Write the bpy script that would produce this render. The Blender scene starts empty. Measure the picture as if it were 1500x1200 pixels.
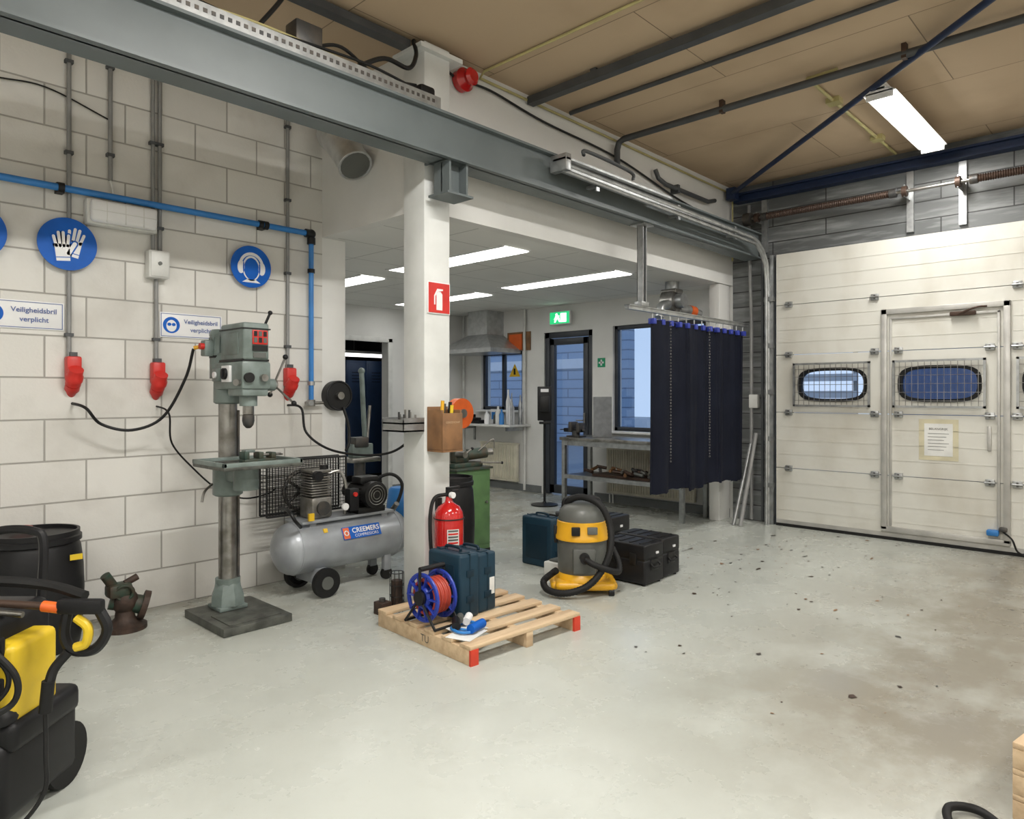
import bpy, math, random, bmesh
from mathutils import Vector, Matrix
random.seed(7)
R=math.radians
# ------------------------------------------------------------ materials
def nt(name):
    m=bpy.data.materials.new(name); m.use_nodes=True
    n=m.node_tree; b=n.nodes['Principled BSDF']; return m,n,b
def mat(name,col,rough=.5,metal=0.,col2=None,scale=6.,bump=0.,bscale=40.,emis=0.,lo=.4,hi=.65,coat=0.,spec=.5,sc=(1,1,1)):
    m,n,b=nt(name)
    b.inputs['Base Color'].default_value=(*col,1); b.inputs['Roughness'].default_value=rough
    b.inputs['Metallic'].default_value=metal; b.inputs['Specular IOR Level'].default_value=spec
    if coat: b.inputs['Coat Weight'].default_value=coat
    if emis:
        b.inputs['Emission Color'].default_value=(*col,1); b.inputs['Emission Strength'].default_value=emis
    tc=n.nodes.new('ShaderNodeTexCoord')
    if col2 is None: col2=tuple(c*.82 for c in col)
    mp=n.nodes.new('ShaderNodeMapping'); mp.inputs['Scale'].default_value=sc; n.links.new(tc.outputs['Object'],mp.inputs[0])
    nz=n.nodes.new('ShaderNodeTexNoise'); nz.inputs['Scale'].default_value=scale; nz.inputs['Detail'].default_value=6
    n.links.new(mp.outputs[0],nz.inputs['Vector'])
    mr=n.nodes.new('ShaderNodeMapRange'); mr.inputs['From Min'].default_value=lo; mr.inputs['From Max'].default_value=hi
    n.links.new(nz.outputs['Fac'],mr.inputs['Value'])
    mx=n.nodes.new('ShaderNodeMixRGB'); mx.inputs[1].default_value=(*col,1); mx.inputs[2].default_value=(*col2,1)
    n.links.new(mr.outputs[0],mx.inputs[0]); n.links.new(mx.outputs[0],b.inputs['Base Color'])
    if bump:
        nb=n.nodes.new('ShaderNodeTexNoise'); nb.inputs['Scale'].default_value=bscale; nb.inputs['Detail'].default_value=4
        n.links.new(tc.outputs['Object'],nb.inputs['Vector'])
        bp=n.nodes.new('ShaderNodeBump'); bp.inputs['Strength'].default_value=bump; bp.inputs['Distance'].default_value=.01
        n.links.new(nb.outputs['Fac'],bp.inputs['Height']); n.links.new(bp.outputs[0],b.inputs['Normal'])
    return m
def brickmat(name,axes,c1,c2,mortar,w,h,ms,rough=.8,offset=.5,bump=.5,stain=None,sscale=1.5,lo=.5,hi=.75,nscale=(1,1,1)):
    m,n,b=nt(name); L=n.links.new
    tc=n.nodes.new('ShaderNodeTexCoord'); sp=n.nodes.new('ShaderNodeSeparateXYZ'); cb=n.nodes.new('ShaderNodeCombineXYZ')
    L(tc.outputs['Object'],sp.inputs[0]); L(sp.outputs[axes[0]],cb.inputs[0]); L(sp.outputs[axes[1]],cb.inputs[1])
    br=n.nodes.new('ShaderNodeTexBrick'); br.offset=offset; br.inputs['Scale'].default_value=1
    br.inputs['Brick Width'].default_value=w; br.inputs['Row Height'].default_value=h
    br.inputs['Mortar Size'].default_value=ms; br.inputs['Mortar Smooth'].default_value=.3
    br.inputs['Color1'].default_value=(*c1,1); br.inputs['Color2'].default_value=(*c2,1); br.inputs['Mortar'].default_value=(*mortar,1)
    L(cb.outputs[0],br.inputs['Vector'])
    mp=n.nodes.new('ShaderNodeMapping'); mp.inputs['Scale'].default_value=nscale; L(tc.outputs['Object'],mp.inputs[0])
    nz=n.nodes.new('ShaderNodeTexNoise'); nz.inputs['Scale'].default_value=sscale; nz.inputs['Detail'].default_value=8; L(mp.outputs[0],nz.inputs['Vector'])
    mr=n.nodes.new('ShaderNodeMapRange'); mr.inputs['From Min'].default_value=lo; mr.inputs['From Max'].default_value=hi; L(nz.outputs['Fac'],mr.inputs['Value'])
    mx=n.nodes.new('ShaderNodeMixRGB'); L(mr.outputs[0],mx.inputs[0]); L(br.outputs['Color'],mx.inputs[1])
    mx.inputs[2].default_value=(*(stain or tuple(c*.8 for c in c1)),1)
    m2=n.nodes.new('ShaderNodeMixRGB'); L(br.outputs['Fac'],m2.inputs[0]); L(mx.outputs[0],m2.inputs[1]); m2.inputs[2].default_value=(*mortar,1)
    L(m2.outputs[0],b.inputs['Base Color'])
    b.inputs['Roughness'].default_value=rough
    bp=n.nodes.new('ShaderNodeBump'); bp.invert=True; bp.inputs['Strength'].default_value=bump; bp.inputs['Distance'].default_value=.01
    nb=n.nodes.new('ShaderNodeTexNoise'); nb.inputs['Scale'].default_value=60; L(tc.outputs['Object'],nb.inputs['Vector'])
    ad=n.nodes.new('ShaderNodeMath'); ad.operation='MULTIPLY_ADD'; ad.inputs[1].default_value=.15
    L(nb.outputs['Fac'],ad.inputs[0]); L(br.outputs['Fac'],ad.inputs[2]); L(ad.outputs[0],bp.inputs['Height']); L(bp.outputs[0],b.inputs['Normal'])
    return m
def glassmat(name,tint,gl=.12):
    m=bpy.data.materials.new(name); m.use_nodes=True; n=m.node_tree; n.nodes.clear()
    o=n.nodes.new('ShaderNodeOutputMaterial'); t=n.nodes.new('ShaderNodeBsdfTransparent'); g=n.nodes.new('ShaderNodeBsdfGlossy')
    t.inputs[0].default_value=(*tint,1); g.inputs['Roughness'].default_value=.03
    x=n.nodes.new('ShaderNodeMixShader'); x.inputs[0].default_value=gl
    n.links.new(t.outputs[0],x.inputs[1]); n.links.new(g.outputs[0],x.inputs[2]); n.links.new(x.outputs[0],o.inputs[0]); return m
def floormat():
    m,n,b=nt('epoxy_floor'); L=n.links.new
    tc=n.nodes.new('ShaderNodeTexCoord')
    def noise(s,d=8,ro=.6,sc=(1,1,1),rot=0):
        mp=n.nodes.new('ShaderNodeMapping'); mp.inputs['Scale'].default_value=sc; mp.inputs['Rotation'].default_value=(0,0,rot); L(tc.outputs['Object'],mp.inputs[0])
        z=n.nodes.new('ShaderNodeTexNoise'); z.inputs['Scale'].default_value=s; z.inputs['Detail'].default_value=d; z.inputs['Roughness'].default_value=ro
        L(mp.outputs[0],z.inputs['Vector']); return z.outputs['Fac']
    def rng(v,a,c,o0=0,o1=1):
        r=n.nodes.new('ShaderNodeMapRange'); r.inputs['From Min'].default_value=a; r.inputs['From Max'].default_value=c
        r.inputs['To Min'].default_value=o0; r.inputs['To Max'].default_value=o1; L(v,r.inputs['Value']); return r.outputs[0]
    def mix(f,a,c):
        x=n.nodes.new('ShaderNodeMixRGB'); L(f,x.inputs[0])
        if isinstance(a,tuple): x.inputs[1].default_value=(*a,1)
        else: L(a,x.inputs[1])
        x.inputs[2].default_value=(*c,1); return x.outputs[0]
    def mul(a,c):
        x=n.nodes.new('ShaderNodeMath'); x.operation='MULTIPLY'; L(a,x.inputs[0]); L(c,x.inputs[1]); return x.outputs[0]
    c=mix(rng(noise(.8,4),.35,.7),(.475,.495,.455),(.41,.425,.385))
    c=mix(rng(noise(7,6,.7),.55,.8,0,.22),c,(.30,.29,.24))
    sp=n.nodes.new('ShaderNodeSeparateXYZ'); L(tc.outputs['Object'],sp.inputs[0])
    # worn, driven-over strip in front of the large door
    lane=mul(rng(sp.outputs[1],2.1,1.0),rng(sp.outputs[0],2.0,3.2))
    c=mix(mul(lane,rng(noise(1.0,10,.7),.34,.54,.15,.9)),c,(.205,.18,.135))
    wal=rng(sp.outputs[1],3.7,4.8)
    c=mix(mul(wal,rng(noise(3,8,.7),.42,.62,0,.6)),c,(.26,.235,.18))
    c=mix(rng(noise(2.6,6,.7),.69,.78,0,.5),c,(.29,.23,.15))
    c=mix(rng(noise(45,3,.6),.71,.75,0,.5),c,(.16,.135,.10))
    c=mix(rng(noise(2.6,10,.75,(1,9,1),.5),.66,.70,0,.45),c,(.24,.23,.195))
    c=mix(rng(noise(2.1,10,.8,(8,1,1),.3),.67,.71,0,.4),c,(.25,.24,.20))
    L(c,b.inputs['Base Color'])
    L(rng(noise(2.2,8,.65),.3,.7,.16,.38),b.inputs['Roughness'])
    bp=n.nodes.new('ShaderNodeBump'); bp.inputs['Strength'].default_value=.06; bp.inputs['Distance'].default_value=.01
    L(noise(14,6),bp.inputs['Height']); L(bp.outputs[0],b.inputs['Normal'])
    return m
M={}
M['floor']=floormat()
M['block']=brickmat('limestone_block',(0,2),(.72,.705,.665),(.62,.605,.565),(.36,.345,.315),.44,.25,.0055,.75,.5,.6,stain=(.53,.51,.47),sscale=3,lo=.5,hi=.85)
M['ceil']=brickmat('tan_ceiling_board',(1,0),(.55,.42,.285),(.50,.38,.255),(.22,.165,.11),2.4,1.2,.004,.85,.5,.3,stain=(.43,.32,.21),sscale=1.2)
M['tile']=brickmat('ceiling_tile',(0,1),(.74,.74,.71),(.72,.72,.69),(.48,.48,.46),1.2,.6,.008,.85,0,.2,stain=(.68,.68,.65))
M['white']=mat('white_paint_wall',(.73,.725,.70),.7,col2=(.66,.655,.63),scale=1.5,bump=.1)
M['greywall']=brickmat('grey_insulation_panel',(1,2),(.15,.158,.158),(.095,.10,.10),(.03,.03,.03),1.6,.17,.006,.5,.35,.6,stain=(.27,.28,.28),sscale=5,lo=.48,hi=.75,nscale=(1,.5,4))
M['colw']=mat('white_column_paint',(.69,.70,.68),.5,col2=(.58,.59,.57),scale=3)
M['beam']=mat('grey_steel_paint',(.125,.145,.148),.45,col2=(.10,.118,.12),scale=2)
M['galv']=mat('galvanised_steel',(.43,.44,.44),.38,.8,col2=(.31,.32,.32),scale=14)
M['duct']=mat('bright_spiral_duct',(.55,.56,.56),.3,.6,col2=(.44,.45,.45),scale=14)
M['steel']=mat('worn_steel',(.35,.34,.32),.35,.9,col2=(.2,.19,.17),scale=10)
M['dsteel']=mat('dark_steel',(.07,.07,.07),.45,.6,col2=(.12,.105,.09),scale=12)
M['pipe']=mat('grey_conduit',(.27,.27,.265),.5,.2)
M['dpipe']=mat('dark_grey_bar',(.085,.09,.095),.5,.3)
M['black']=mat('black_plastic',(.010,.010,.011),.45,spec=.3)
M['rubber']=mat('black_rubber',(.010,.010,.010),.6,spec=.3)
M['blackm']=mat('black_painted_metal',(.016,.016,.016),.4,.2,spec=.35)
M['red']=mat('red_plastic',(.58,.025,.018),.4)
M['redext']=mat('red_gloss_paint',(.52,.012,.012),.18,coat=.5)
M['blue']=mat('sign_blue',(.0,.105,.50),.5,spec=.3)
M['bpipe']=mat('blue_pipe',(.03,.20,.54),.4)
M['navy']=mat('blue_steel_paint',(.010,.025,.075),.5)
M['truck']=mat('blue_truck_side',(.08,.17,.36),.5)
M['curt']=mat('navy_pvc_curtain',(.0045,.006,.014),.62,col2=(.007,.009,.019),scale=3,spec=.16)
M['clip']=mat('blue_hook',(.03,.05,.35),.4)
M['reelb']=mat('reel_blue',(.015,.04,.33),.4)
M['rcable']=mat('red_cable',(.38,.045,.025),.5)
M['teal']=mat('dark_blue_case_plastic',(.008,.034,.058),.48,spec=.35)
M['teal2']=mat('dark_blue_case_edge',(.005,.022,.038),.5,spec=.3)
M['signw']=mat('sign_white',(.78,.78,.78),.4,col2=(.74,.74,.74))
M['stext']=mat('sign_text_blue',(.10,.15,.36),.5)
M['drill']=mat('grey_green_enamel',(.18,.222,.208),.4,col2=(.115,.145,.132),scale=9)
M['base']=mat('oily_cast_iron',(.11,.115,.10),.5,.3,col2=(.055,.057,.05),scale=14,bump=.2)
M['tank']=mat('silver_grey_paint',(.35,.37,.395),.32,.25)
M['cgreen']=mat('green_cabinet_paint',(.10,.20,.075),.45,col2=(.07,.145,.055),scale=8)
M['dgreen']=mat('dark_green_cast',(.03,.06,.045),.5,col2=(.07,.05,.03),scale=12)
M['valve']=mat('rusty_dark_green',(.02,.05,.033),.55,col2=(.045,.028,.016),scale=14)
M['rust']=mat('dark_rust_iron',(.055,.032,.022),.65,.2,col2=(.03,.02,.015),scale=16,bump=.3)
M['wood']=mat('pine_wood',(.60,.45,.285),.7,col2=(.47,.33,.20),scale=4,bump=.2,sc=(.4,6,6))
M['wood2']=mat('brown_wood',(.24,.12,.05),.65,col2=(.16,.08,.035),scale=10)
M['redp']=mat('red_end_paint',(.66,.05,.02),.6)
M['yellow']=mat('yellow_plastic',(.75,.39,.015),.35)
M['kyel']=mat('bright_yellow_plastic',(.72,.50,.02),.38)
M['vgrey']=mat('grey_plastic',(.11,.115,.105),.4)
M['orange']=mat('orange_paint',(.75,.13,.02),.4)
M['door']=mat('cream_door_panel',(.64,.63,.575),.5,col2=(.47,.44,.37),scale=2.2,lo=.47,hi=.85,sc=(1,1,.6))
M['alu']=mat('aluminium_frame',(.50,.49,.46),.4,.35)
M['frame']=mat('dark_window_frame',(.035,.04,.05),.4)
M['glass']=glassmat('window_glass',(.88,.94,1.),.08)
M['paper']=mat('paper',(.75,.75,.72),.8)
M['tape']=mat('yellowed_tape',(.62,.57,.40),.6)
M['brown']=mat('rust_brown_spring',(.075,.045,.032),.5,.4)
M['cable']=mat('black_cable',(.01,.01,.01),.5,spec=.3)
M['ycable']=mat('yellow_conduit',(.50,.44,.20),.5)
M['tube']=mat('fluorescent_tube',(1,.99,.96),.5,emis=14,col2=(1,.99,.96))
M['panel']=mat('light_panel',(1,.99,.96),.5,emis=7,col2=(1,.99,.96))
M['dimglow']=mat('dim_store_glow',(1,.98,.94),.5,emis=2.5,col2=(1,.98,.94))  # weak glow for the added bar in the store room
M['exit']=mat('exit_green_light',(.02,.65,.22),.5,emis=.8,col2=(.02,.65,.22))
M['exitw']=mat('exit_white_light',(.9,1,.92),.5,emis=2.2,col2=(.9,1,.92))
M['green']=mat('sign_green',(.0,.28,.12),.5)
M['rad']=mat('cream_radiator',(.68,.64,.52),.4)
M['offw']=mat('offwhite_plastic',(.68,.68,.65),.4)
M['locker']=mat('blue_locker_paint',(.03,.065,.15),.5)
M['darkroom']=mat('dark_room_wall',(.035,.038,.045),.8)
M['base_tr']=mat('grey_skirting',(.16,.17,.17),.6)
M['bldg']=brickmat('blue_grey_cladding',(1,2),(.34,.43,.55),(.31,.40,.52),(.16,.21,.29),6,.28,.02,.5,.5,.5,stain=(.36,.45,.57))
M['asph']=mat('wet_paving',(.22,.25,.28),.4)
M['amber']=mat('warning_yellow',(.80,.50,.02),.5)

# ------------------------------------------------------------ builder
def fr(o,ex,ey):
    ex=Vector(ex).normalized(); ey=Vector(ey).normalized(); ez=ex.cross(ey)
    return Matrix(((ex.x,ey.x,ez.x,o[0]),(ex.y,ey.y,ez.y,o[1]),(ex.z,ey.z,ez.z,o[2]),(0,0,0,1)))
def faceY(x,y,z): return fr((x,y,z),(1,0,0),(0,0,1))     # faces -Y
def faceX(x,y,z): return fr((x,y,z),(0,-1,0),(0,0,1))    # faces -X
def ell(cx,cy,rx,ry,n=32,a0=0,a1=360):
    k=n if a1-a0>=360 else n+1
    return [(cx+rx*math.cos(R(a0+(a1-a0)*i/n)),cy+ry*math.sin(R(a0+(a1-a0)*i/n))) for i in range(k)]
def cr(pts,n=8):
    P=[Vector(p) for p in pts]; P=[2*P[0]-P[1]]+P+[2*P[-1]-P[-2]]; out=[]
    for i in range(1,len(P)-2):
        a,b,c,d=P[i-1:i+3]
        for j in range(n):
            t=j/n; out.append(.5*((2*b)+(c-a)*t+(2*a-5*b+4*c-d)*t*t+(3*b-a-3*c+d)*t**3))
    out.append(P[-2]); return out
class B:
    def __init__(s,name,mtx=None):
        s.name=name; s.v=[]; s.f=[]; s.mi=[]; s.sm=[]; s.mats=[]; s.M=mtx or Matrix.Identity(4)
    def add(s,vs,fs,m,smooth=False,X=None):
        T=s.M@X if X is not None else s.M; o=len(s.v)
        s.v+=[T@Vector(v) for v in vs]; s.f+=[[i+o for i in f] for f in fs]
        if m not in s.mats: s.mats.append(m)
        s.mi+=[s.mats.index(m)]*len(fs); s.sm+=[smooth]*len(fs)
    def box(s,x0,x1,y0,y1,z0,z1,m,bev=0,X=None,seg=2):
        vs=[(x,y,z) for x in(x0,x1) for y in(y0,y1) for z in(z0,z1)]
        fs=[(0,1,3,2),(4,6,7,5),(0,4,5,1),(2,3,7,6),(0,2,6,4),(1,5,7,3)]
        if bev:
            b=bmesh.new(); V=[b.verts.new(v) for v in vs]
            for f in fs: b.faces.new([V[i] for i in f])
            bmesh.ops.bevel(b,geom=b.edges[:],offset=bev,segments=seg,profile=.5,affect='EDGES')
            b.verts.index_update(); vs=[v.co.copy() for v in b.verts]; fs=[[v.index for v in f.verts] for f in b.faces]; b.free()
            s.add(vs,fs,m,True,X)
        else: s.add(vs,fs,m,False,X)
    def cyl(s,p0,p1,r,m,r1=None,seg=20,X=None):
        p0=Vector(p0);p1=Vector(p1); r1=r if r1 is None else r1
        q=(p1-p0).to_track_quat('Z','Y'); vs=[];
        for p,rr in((p0,r),(p1,r1)):
            for i in range(seg):
                a=2*math.pi*i/seg; vs.append(p+q@Vector((rr*math.cos(a),rr*math.sin(a),0)))
        fs=[(i,(i+1)%seg,seg+(i+1)%seg,seg+i) for i in range(seg)]
        s.add(vs,fs,m,True,X); s.add(vs[:seg],[list(range(seg))[::-1]],m,False,X); s.add(vs[seg:],[list(range(seg))],m,False,X)
    def lathe(s,prof,c,m,axis=(0,0,1),seg=32,X=None,flat=False):
        q=Vector(axis).to_track_quat('Z','Y'); c=Vector(c); vs=[]
        for r,z in prof:
            for i in range(seg):
                a=2*math.pi*i/seg; vs.append(c+q@Vector((r*math.cos(a),r*math.sin(a),z)))
        fs=[]
        for k in range(len(prof)-1):
            for i in range(seg):
                j=(i+1)%seg; fs.append((k*seg+i,k*seg+j,(k+1)*seg+j,(k+1)*seg+i))
        s.add(vs,fs,m,not flat,X)
        if prof[0][0]>1e-4: s.add(vs[:seg],[list(range(seg))[::-1]],m,False,X)
        if prof[-1][0]>1e-4: s.add(vs[-seg:],[list(range(seg))],m,False,X)
    def tube(s,pts,r,m,seg=8,curve=True,n=8,X=None,ribs=0):
        P=cr(pts,n) if curve else [Vector(p) for p in pts]
        vs=[]; up=None; N=len(P)
        for i,p in enumerate(P):
            t=(P[min(i+1,N-1)]-P[max(i-1,0)]).normalized()
            if up is None: up=t.orthogonal().normalized()
            up=(up-t*up.dot(t)); up=up.normalized() if up.length>1e-6 else t.orthogonal().normalized()
            w=t.cross(up); rr=r*(1+(ribs if i%2 else 0))
            for k in range(seg):
                a=2*math.pi*k/seg; vs.append(p+(up*math.cos(a)+w*math.sin(a))*rr)
        fs=[(i*seg+k,i*seg+(k+1)%seg,(i+1)*seg+(k+1)%seg,(i+1)*seg+k) for i in range(N-1) for k in range(seg)]
        fs+= [list(range(seg))[::-1],[ (N-1)*seg+k for k in range(seg)]]
        s.add(vs,fs,m,True,X)
    def torus(s,c,Rr,r,m,axis=(0,0,1),seg=36,k=8,a0=0,a1=360,X=None):
        q=Vector(axis).to_track_quat('Z','Y'); c=Vector(c)
        full=(a1-a0)>=360; n=seg if full else seg+1; vs=[]
        for i in range(n):
            a=R(a0+(a1-a0)*i/seg)
            for j in range(k):
                b=2*math.pi*j/k; rr=Rr+r*math.cos(b); vs.append(c+q@Vector((rr*math.cos(a),rr*math.sin(a),r*math.sin(b))))
        fs=[(i*k+j,((i+1)%n)*k+j,((i+1)%n)*k+(j+1)%k,i*k+(j+1)%k) for i in range(seg) for j in range(k)]
        s.add(vs,fs,m,True,X)
    def prism(s,pts,X,th,m,z0=0):
        n=len(pts); vs=[(p[0],p[1],z0) for p in pts]+[(p[0],p[1],th) for p in pts]
        fs=[(i,(i+1)%n,n+(i+1)%n,n+i) for i in range(n)]+[list(range(n))[::-1],[n+i for i in range(n)]]
        s.add(vs,fs,m,False,X)
    def sphere(s,c,r,m,sc=(1,1,1),X=None,n=12):
        prof=[(max(1e-5,math.cos(R(-90+180*i/n))),math.sin(R(-90+180*i/n))) for i in range(n+1)]; vs=[];seg=20
        for rr,z in prof:
            for i in range(seg):
                a=2*math.pi*i/seg; vs.append((c[0]+r*sc[0]*rr*math.cos(a),c[1]+r*sc[1]*rr*math.sin(a),c[2]+r*sc[2]*z))
        s.add(vs,[(k*seg+i,k*seg+(i+1)%seg,(k+1)*seg+(i+1)%seg,(k+1)*seg+i) for k in range(n) for i in range(seg)],m,True,X)
    def text(s,body,size,X,m,align='CENTER',bold=0):
        c=bpy.data.curves.new('t','FONT'); c.body=body; c.size=size; c.align_x=align; c.align_y='CENTER'; c.resolution_u=3; c.offset=bold
        o=bpy.data.objects.new('t',c); bpy.context.collection.objects.link(o); bpy.context.view_layer.update()
        me=bpy.data.meshes.new_from_object(o)
        s.add([v.co.copy() for v in me.vertices],[list(p.vertices) for p in me.polygons],m,False,X)
        bpy.data.objects.remove(o); bpy.data.meshes.remove(me)
    def done(s,origin=True,recalc=True):
        me=bpy.data.meshes.new(s.name)
        o=Vector((0,0,0))
        if origin and s.v:
            xs=[v.x for v in s.v];ys=[v.y for v in s.v];zs=[v.z for v in s.v]
            o=Vector(((min(xs)+max(xs))/2,(min(ys)+max(ys))/2,min(zs)))
        me.from_pydata([v-o for v in s.v],[],s.f)
        for m in s.mats: me.materials.append(M[m])
        me.polygons.foreach_set('material_index',s.mi); me.polygons.foreach_set('use_smooth',s.sm)
        if recalc:
            b=bmesh.new(); b.from_mesh(me); bmesh.ops.recalc_face_normals(b,faces=b.faces[:]); b.to_mesh(me); b.free()
        me.update()
        try: me.set_sharp_from_angle(angle=R(40))
        except Exception: pass
        ob=bpy.data.objects.new(s.name,me); ob.location=o; bpy.context.collection.objects.link(ob); return ob
def holes_wall(b,axis,d0,d1,a0,a1,z0,z1,holes,m):
    As=sorted({a0,a1}|{h[0] for h in holes}|{h[1] for h in holes}); Zs=sorted({z0,z1}|{h[2] for h in holes}|{h[3] for h in holes})
    for i in range(len(As)-1):
        for j in range(len(Zs)-1):
            ca=(As[i]+As[i+1])/2; cz=(Zs[j]+Zs[j+1])/2
            if any(h[0]<ca<h[1] and h[2]<cz<h[3] for h in holes): continue
            if axis=='X': b.box(d0,d1,As[i],As[i+1],Zs[j],Zs[j+1],m)
            else: b.box(As[i],As[i+1],d0,d1,Zs[j],Zs[j+1],m)

W=4.87; AF=3.664; XF=7.5; ZC=3.73; ZA=2.633
# ------------------------------------------------------------ shell
b=B('floor'); b.box(-2.6,7.7,-3.6,10.8,-.12,0,'floor'); b.done(False)
b=B('ceiling'); b.box(-2.6,7.7,-3.6,5.07,ZC,ZC+.1,'ceil'); b.done(False)
b=B('wall_left'); b.box(-2.6,2.96,W,W+.2,0,ZC,'block'); b.done(False)
b=B('wall_front'); b.box(-2.6,7.7,-3.6,-3.5,0,ZC,'white'); b.done(False)
b=B('wall_behind'); b.box(-2.6,-2.5,-3.5,W,0,ZC,'white'); b.done(False)
b=B('wall_right'); holes_wall(b,'X',XF,XF+.2,-3.5,AF,0,ZC,[(-1.2,3.05,0,2.85)],'greywall'); b.done(False)
b=B('wall_annex_right'); holes_wall(b,'X',XF,XF+.2,AF,8.2,0,ZC,[(5.65,6.5,0,2.27),(4.0,5.32,.93,2.29),(6.92,7.78,1.17,2.04)],'white'); b.done(False)
b=B('wall_annex_back'); holes_wall(b,'Y',8.2,8.35,2.96,7.7,0,ZC,[(5.15,6.05,0,2.16)],'white'); b.done(False)
b=B('wall_annex_upper'); b.box(2.96,XF,AF,AF+.1,ZA,ZC,'white'); b.box(2.96,3.06,AF+.1,W,ZA,ZC,'white'); b.done(False)
b=B('wall_annex_left'); b.box(2.96,3.17,W,W+.2,0,ZC,'white'); b.box(2.96,3.1,W+.2,8.2,0,ZC,'white'); b.done(False)
b=B('ceiling_annex'); b.box(3.06,XF,AF+.1,8.2,ZA,ZA+.06,'tile'); b.done(False)
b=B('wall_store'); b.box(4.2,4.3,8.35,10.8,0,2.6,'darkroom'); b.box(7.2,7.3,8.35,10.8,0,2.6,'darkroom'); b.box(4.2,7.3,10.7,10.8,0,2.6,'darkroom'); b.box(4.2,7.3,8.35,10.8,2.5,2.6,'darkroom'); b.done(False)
b=B('baseboard_right'); b.box(7.475,7.5,3.7,5.6,0,.1,'base_tr'); b.box(7.475,7.5,6.55,8.2,0,.1,'base_tr'); b.done()
b=B('baseboard_back'); b.box(3.2,5.1,8.175,8.2,0,.1,'base_tr'); b.box(6.1,7.47,8.175,8.2,0,.1,'base_tr'); b.done()
b=B('trim_door_back')
for x0,x1,z0,z1 in((5.10,5.17,0,2.2),(6.03,6.10,0,2.2),(5.10,6.10,2.14,2.21)): b.box(x0,x1,8.16,8.2,z0,z1,'offw',.005)
b.done()
# outdoors
b=B('paved_yard'); b.box(7.7,40,-14,30,-.2,-.1,'asph'); b.done(False)
b=B('neighbour_building'); b.box(17,17.3,11.5,28,-.1,7,'bldg'); b.box(16.95,17,13,20,2.2,2.5,'signw'); b.done()
b=B('parked_truck'); b.box(13,15.4,-6,3.5,.6,3.4,'truck',.1); b.box(12.97,13.0,-5.8,3.3,1.0,1.06,'signw')
for y in(-4.5,-1,2.2): b.cyl((12.9,y,.35),(13.2,y,.35),.45,'rubber')
b.done()
b=B('site_fence')
for k in range(9): b.box(12.0,12.03,3.75,6.3,.5+k*.28,.62+k*.28,'signw')
for y in(3.75,5.0,6.28): b.box(12.03,12.08,y,y+.06,-.1,3.0,'galv')
b.done()
# ------------------------------------------------------------ structure
b=B('support_column'); b.box(2.9,3.12,3.54,3.76,0,ZC-.03,'colw',.008); b.box(2.84,3.2,3.50,3.8,ZC-.1,ZC-.07,'colw'); b.box(2.87,3.15,3.52,3.79,0,.015,'dsteel')
b.box(2.86,3.16,3.505,3.56,3.2,3.22,'colw'); b.done()
b=B('steel_beam')
zb=2.885; zt=3.165
b.box(-2.5,7.45,3.30,3.50,zb,zb+.016,'beam'); b.box(-2.5,7.45,3.30,3.50,zt-.016,zt,'beam'); b.box(-2.5,7.45,3.34,3.353,zb,zt,'beam')
b.box(2.9,2.915,3.355,3.54,zb,zt,'beam'); b.box(3.1,3.115,3.355,3.54,zb,zt,'beam'); b.done()
b=B('beam_bracket'); b.box(2.90,3.12,3.31,3.50,2.668,2.682,'beam'); b.box(2.93,3.09,3.40,3.41,2.68,zb,'beam'); b.box(2.93,2.945,3.33,3.48,2.68,zb,'beam'); b.box(3.075,3.09,3.33,3.48,2.68,zb,'beam')
b.done()
b=B('cable_tray')
b.box(.6,2.86,3.33,3.335,3.18,3.25,'galv'); b.box(.6,2.86,3.47,3.475,3.18,3.25,'galv'); b.box(.6,2.86,3.33,3.475,3.17,3.18,'galv')
for i in range(55): b.box(.63+i*.04,.65+i*.04,3.3275,3.33,3.205,3.225,'dsteel')
for k in range(5):
    b.tube([(.6+j*.35,3.36+.02*k+.01*math.sin(j*2+k),3.27+.02*math.sin(j*1.7+k*2)) for j in range(7)],.008,['cable','ycable','cable','pipe','cable'][k])
b.tube([(2.3,3.4,3.28),(2.5,3.42,3.40),(2.7,3.45,3.42),(2.8,3.5,3.55),(2.86,3.6,3.7)],.014,'cable'); b.tube([(2.0,3.4,3.28),(2.2,3.42,3.36),(2.5,3.5,3.32),(2.8,3.5,3.36)],.01,'cable'); b.tube([(1.7,3.42,3.28),(1.85,3.43,3.5),(1.95,3.5,3.7)],.012,'cable')
b.box(1.9,2.06,3.38,3.50,3.27,3.40,'dsteel',.01); b.box(2.76,2.88,3.40,3.50,3.25,3.34,'black',.02)
b.done()
b=B('ceiling_duct_strip'); b.box(1.2,2.85,3.62,3.70,3.66,3.71,'dpipe'); b.done()
def pipes(name,lst):
    b=B(name)
    for pts,r,m in lst: b.tube(pts,r,m,10,curve=False)
    return b
b=pipes('ceiling_heating_pipe',[([(5.17,-3.4,3.66),(5.17,3.55,3.66),(5.17,3.6,3.64),(5.17,3.62,3.58),(5.17,3.62,3.45)],.028,'dpipe')])
for y in(-2,0,1.3,2.6): b.box(5.145,5.195,y,y+.03,3.63,3.73,'brown' if y in(1.3,2.6) else 'galv')
b.done()
b=B('ceiling_support_bar'); b.box(4.00,4.07,-3.4,3.64,3.64,3.70,'dpipe'); 
for y in(-1,1,3.): b.box(4.02,4.05,y,y+.05,3.7,3.73,'dpipe')
b.done()
b=pipes('ceiling_conduit',[([(4.48,-3.4,3.70),(4.48,3.6,3.70)],.018,'dpipe')]); b.done()
b=pipes('yellow_ceiling_cable',[([(3.5,-3.4,3.715),(3.5,3.60,3.715),(3.5,3.645,3.68),(7.3,3.645,3.66),(7.42,3.63,3.6),(7.42,3.63,2.9)],.010,'ycable')]); b.done()
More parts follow.
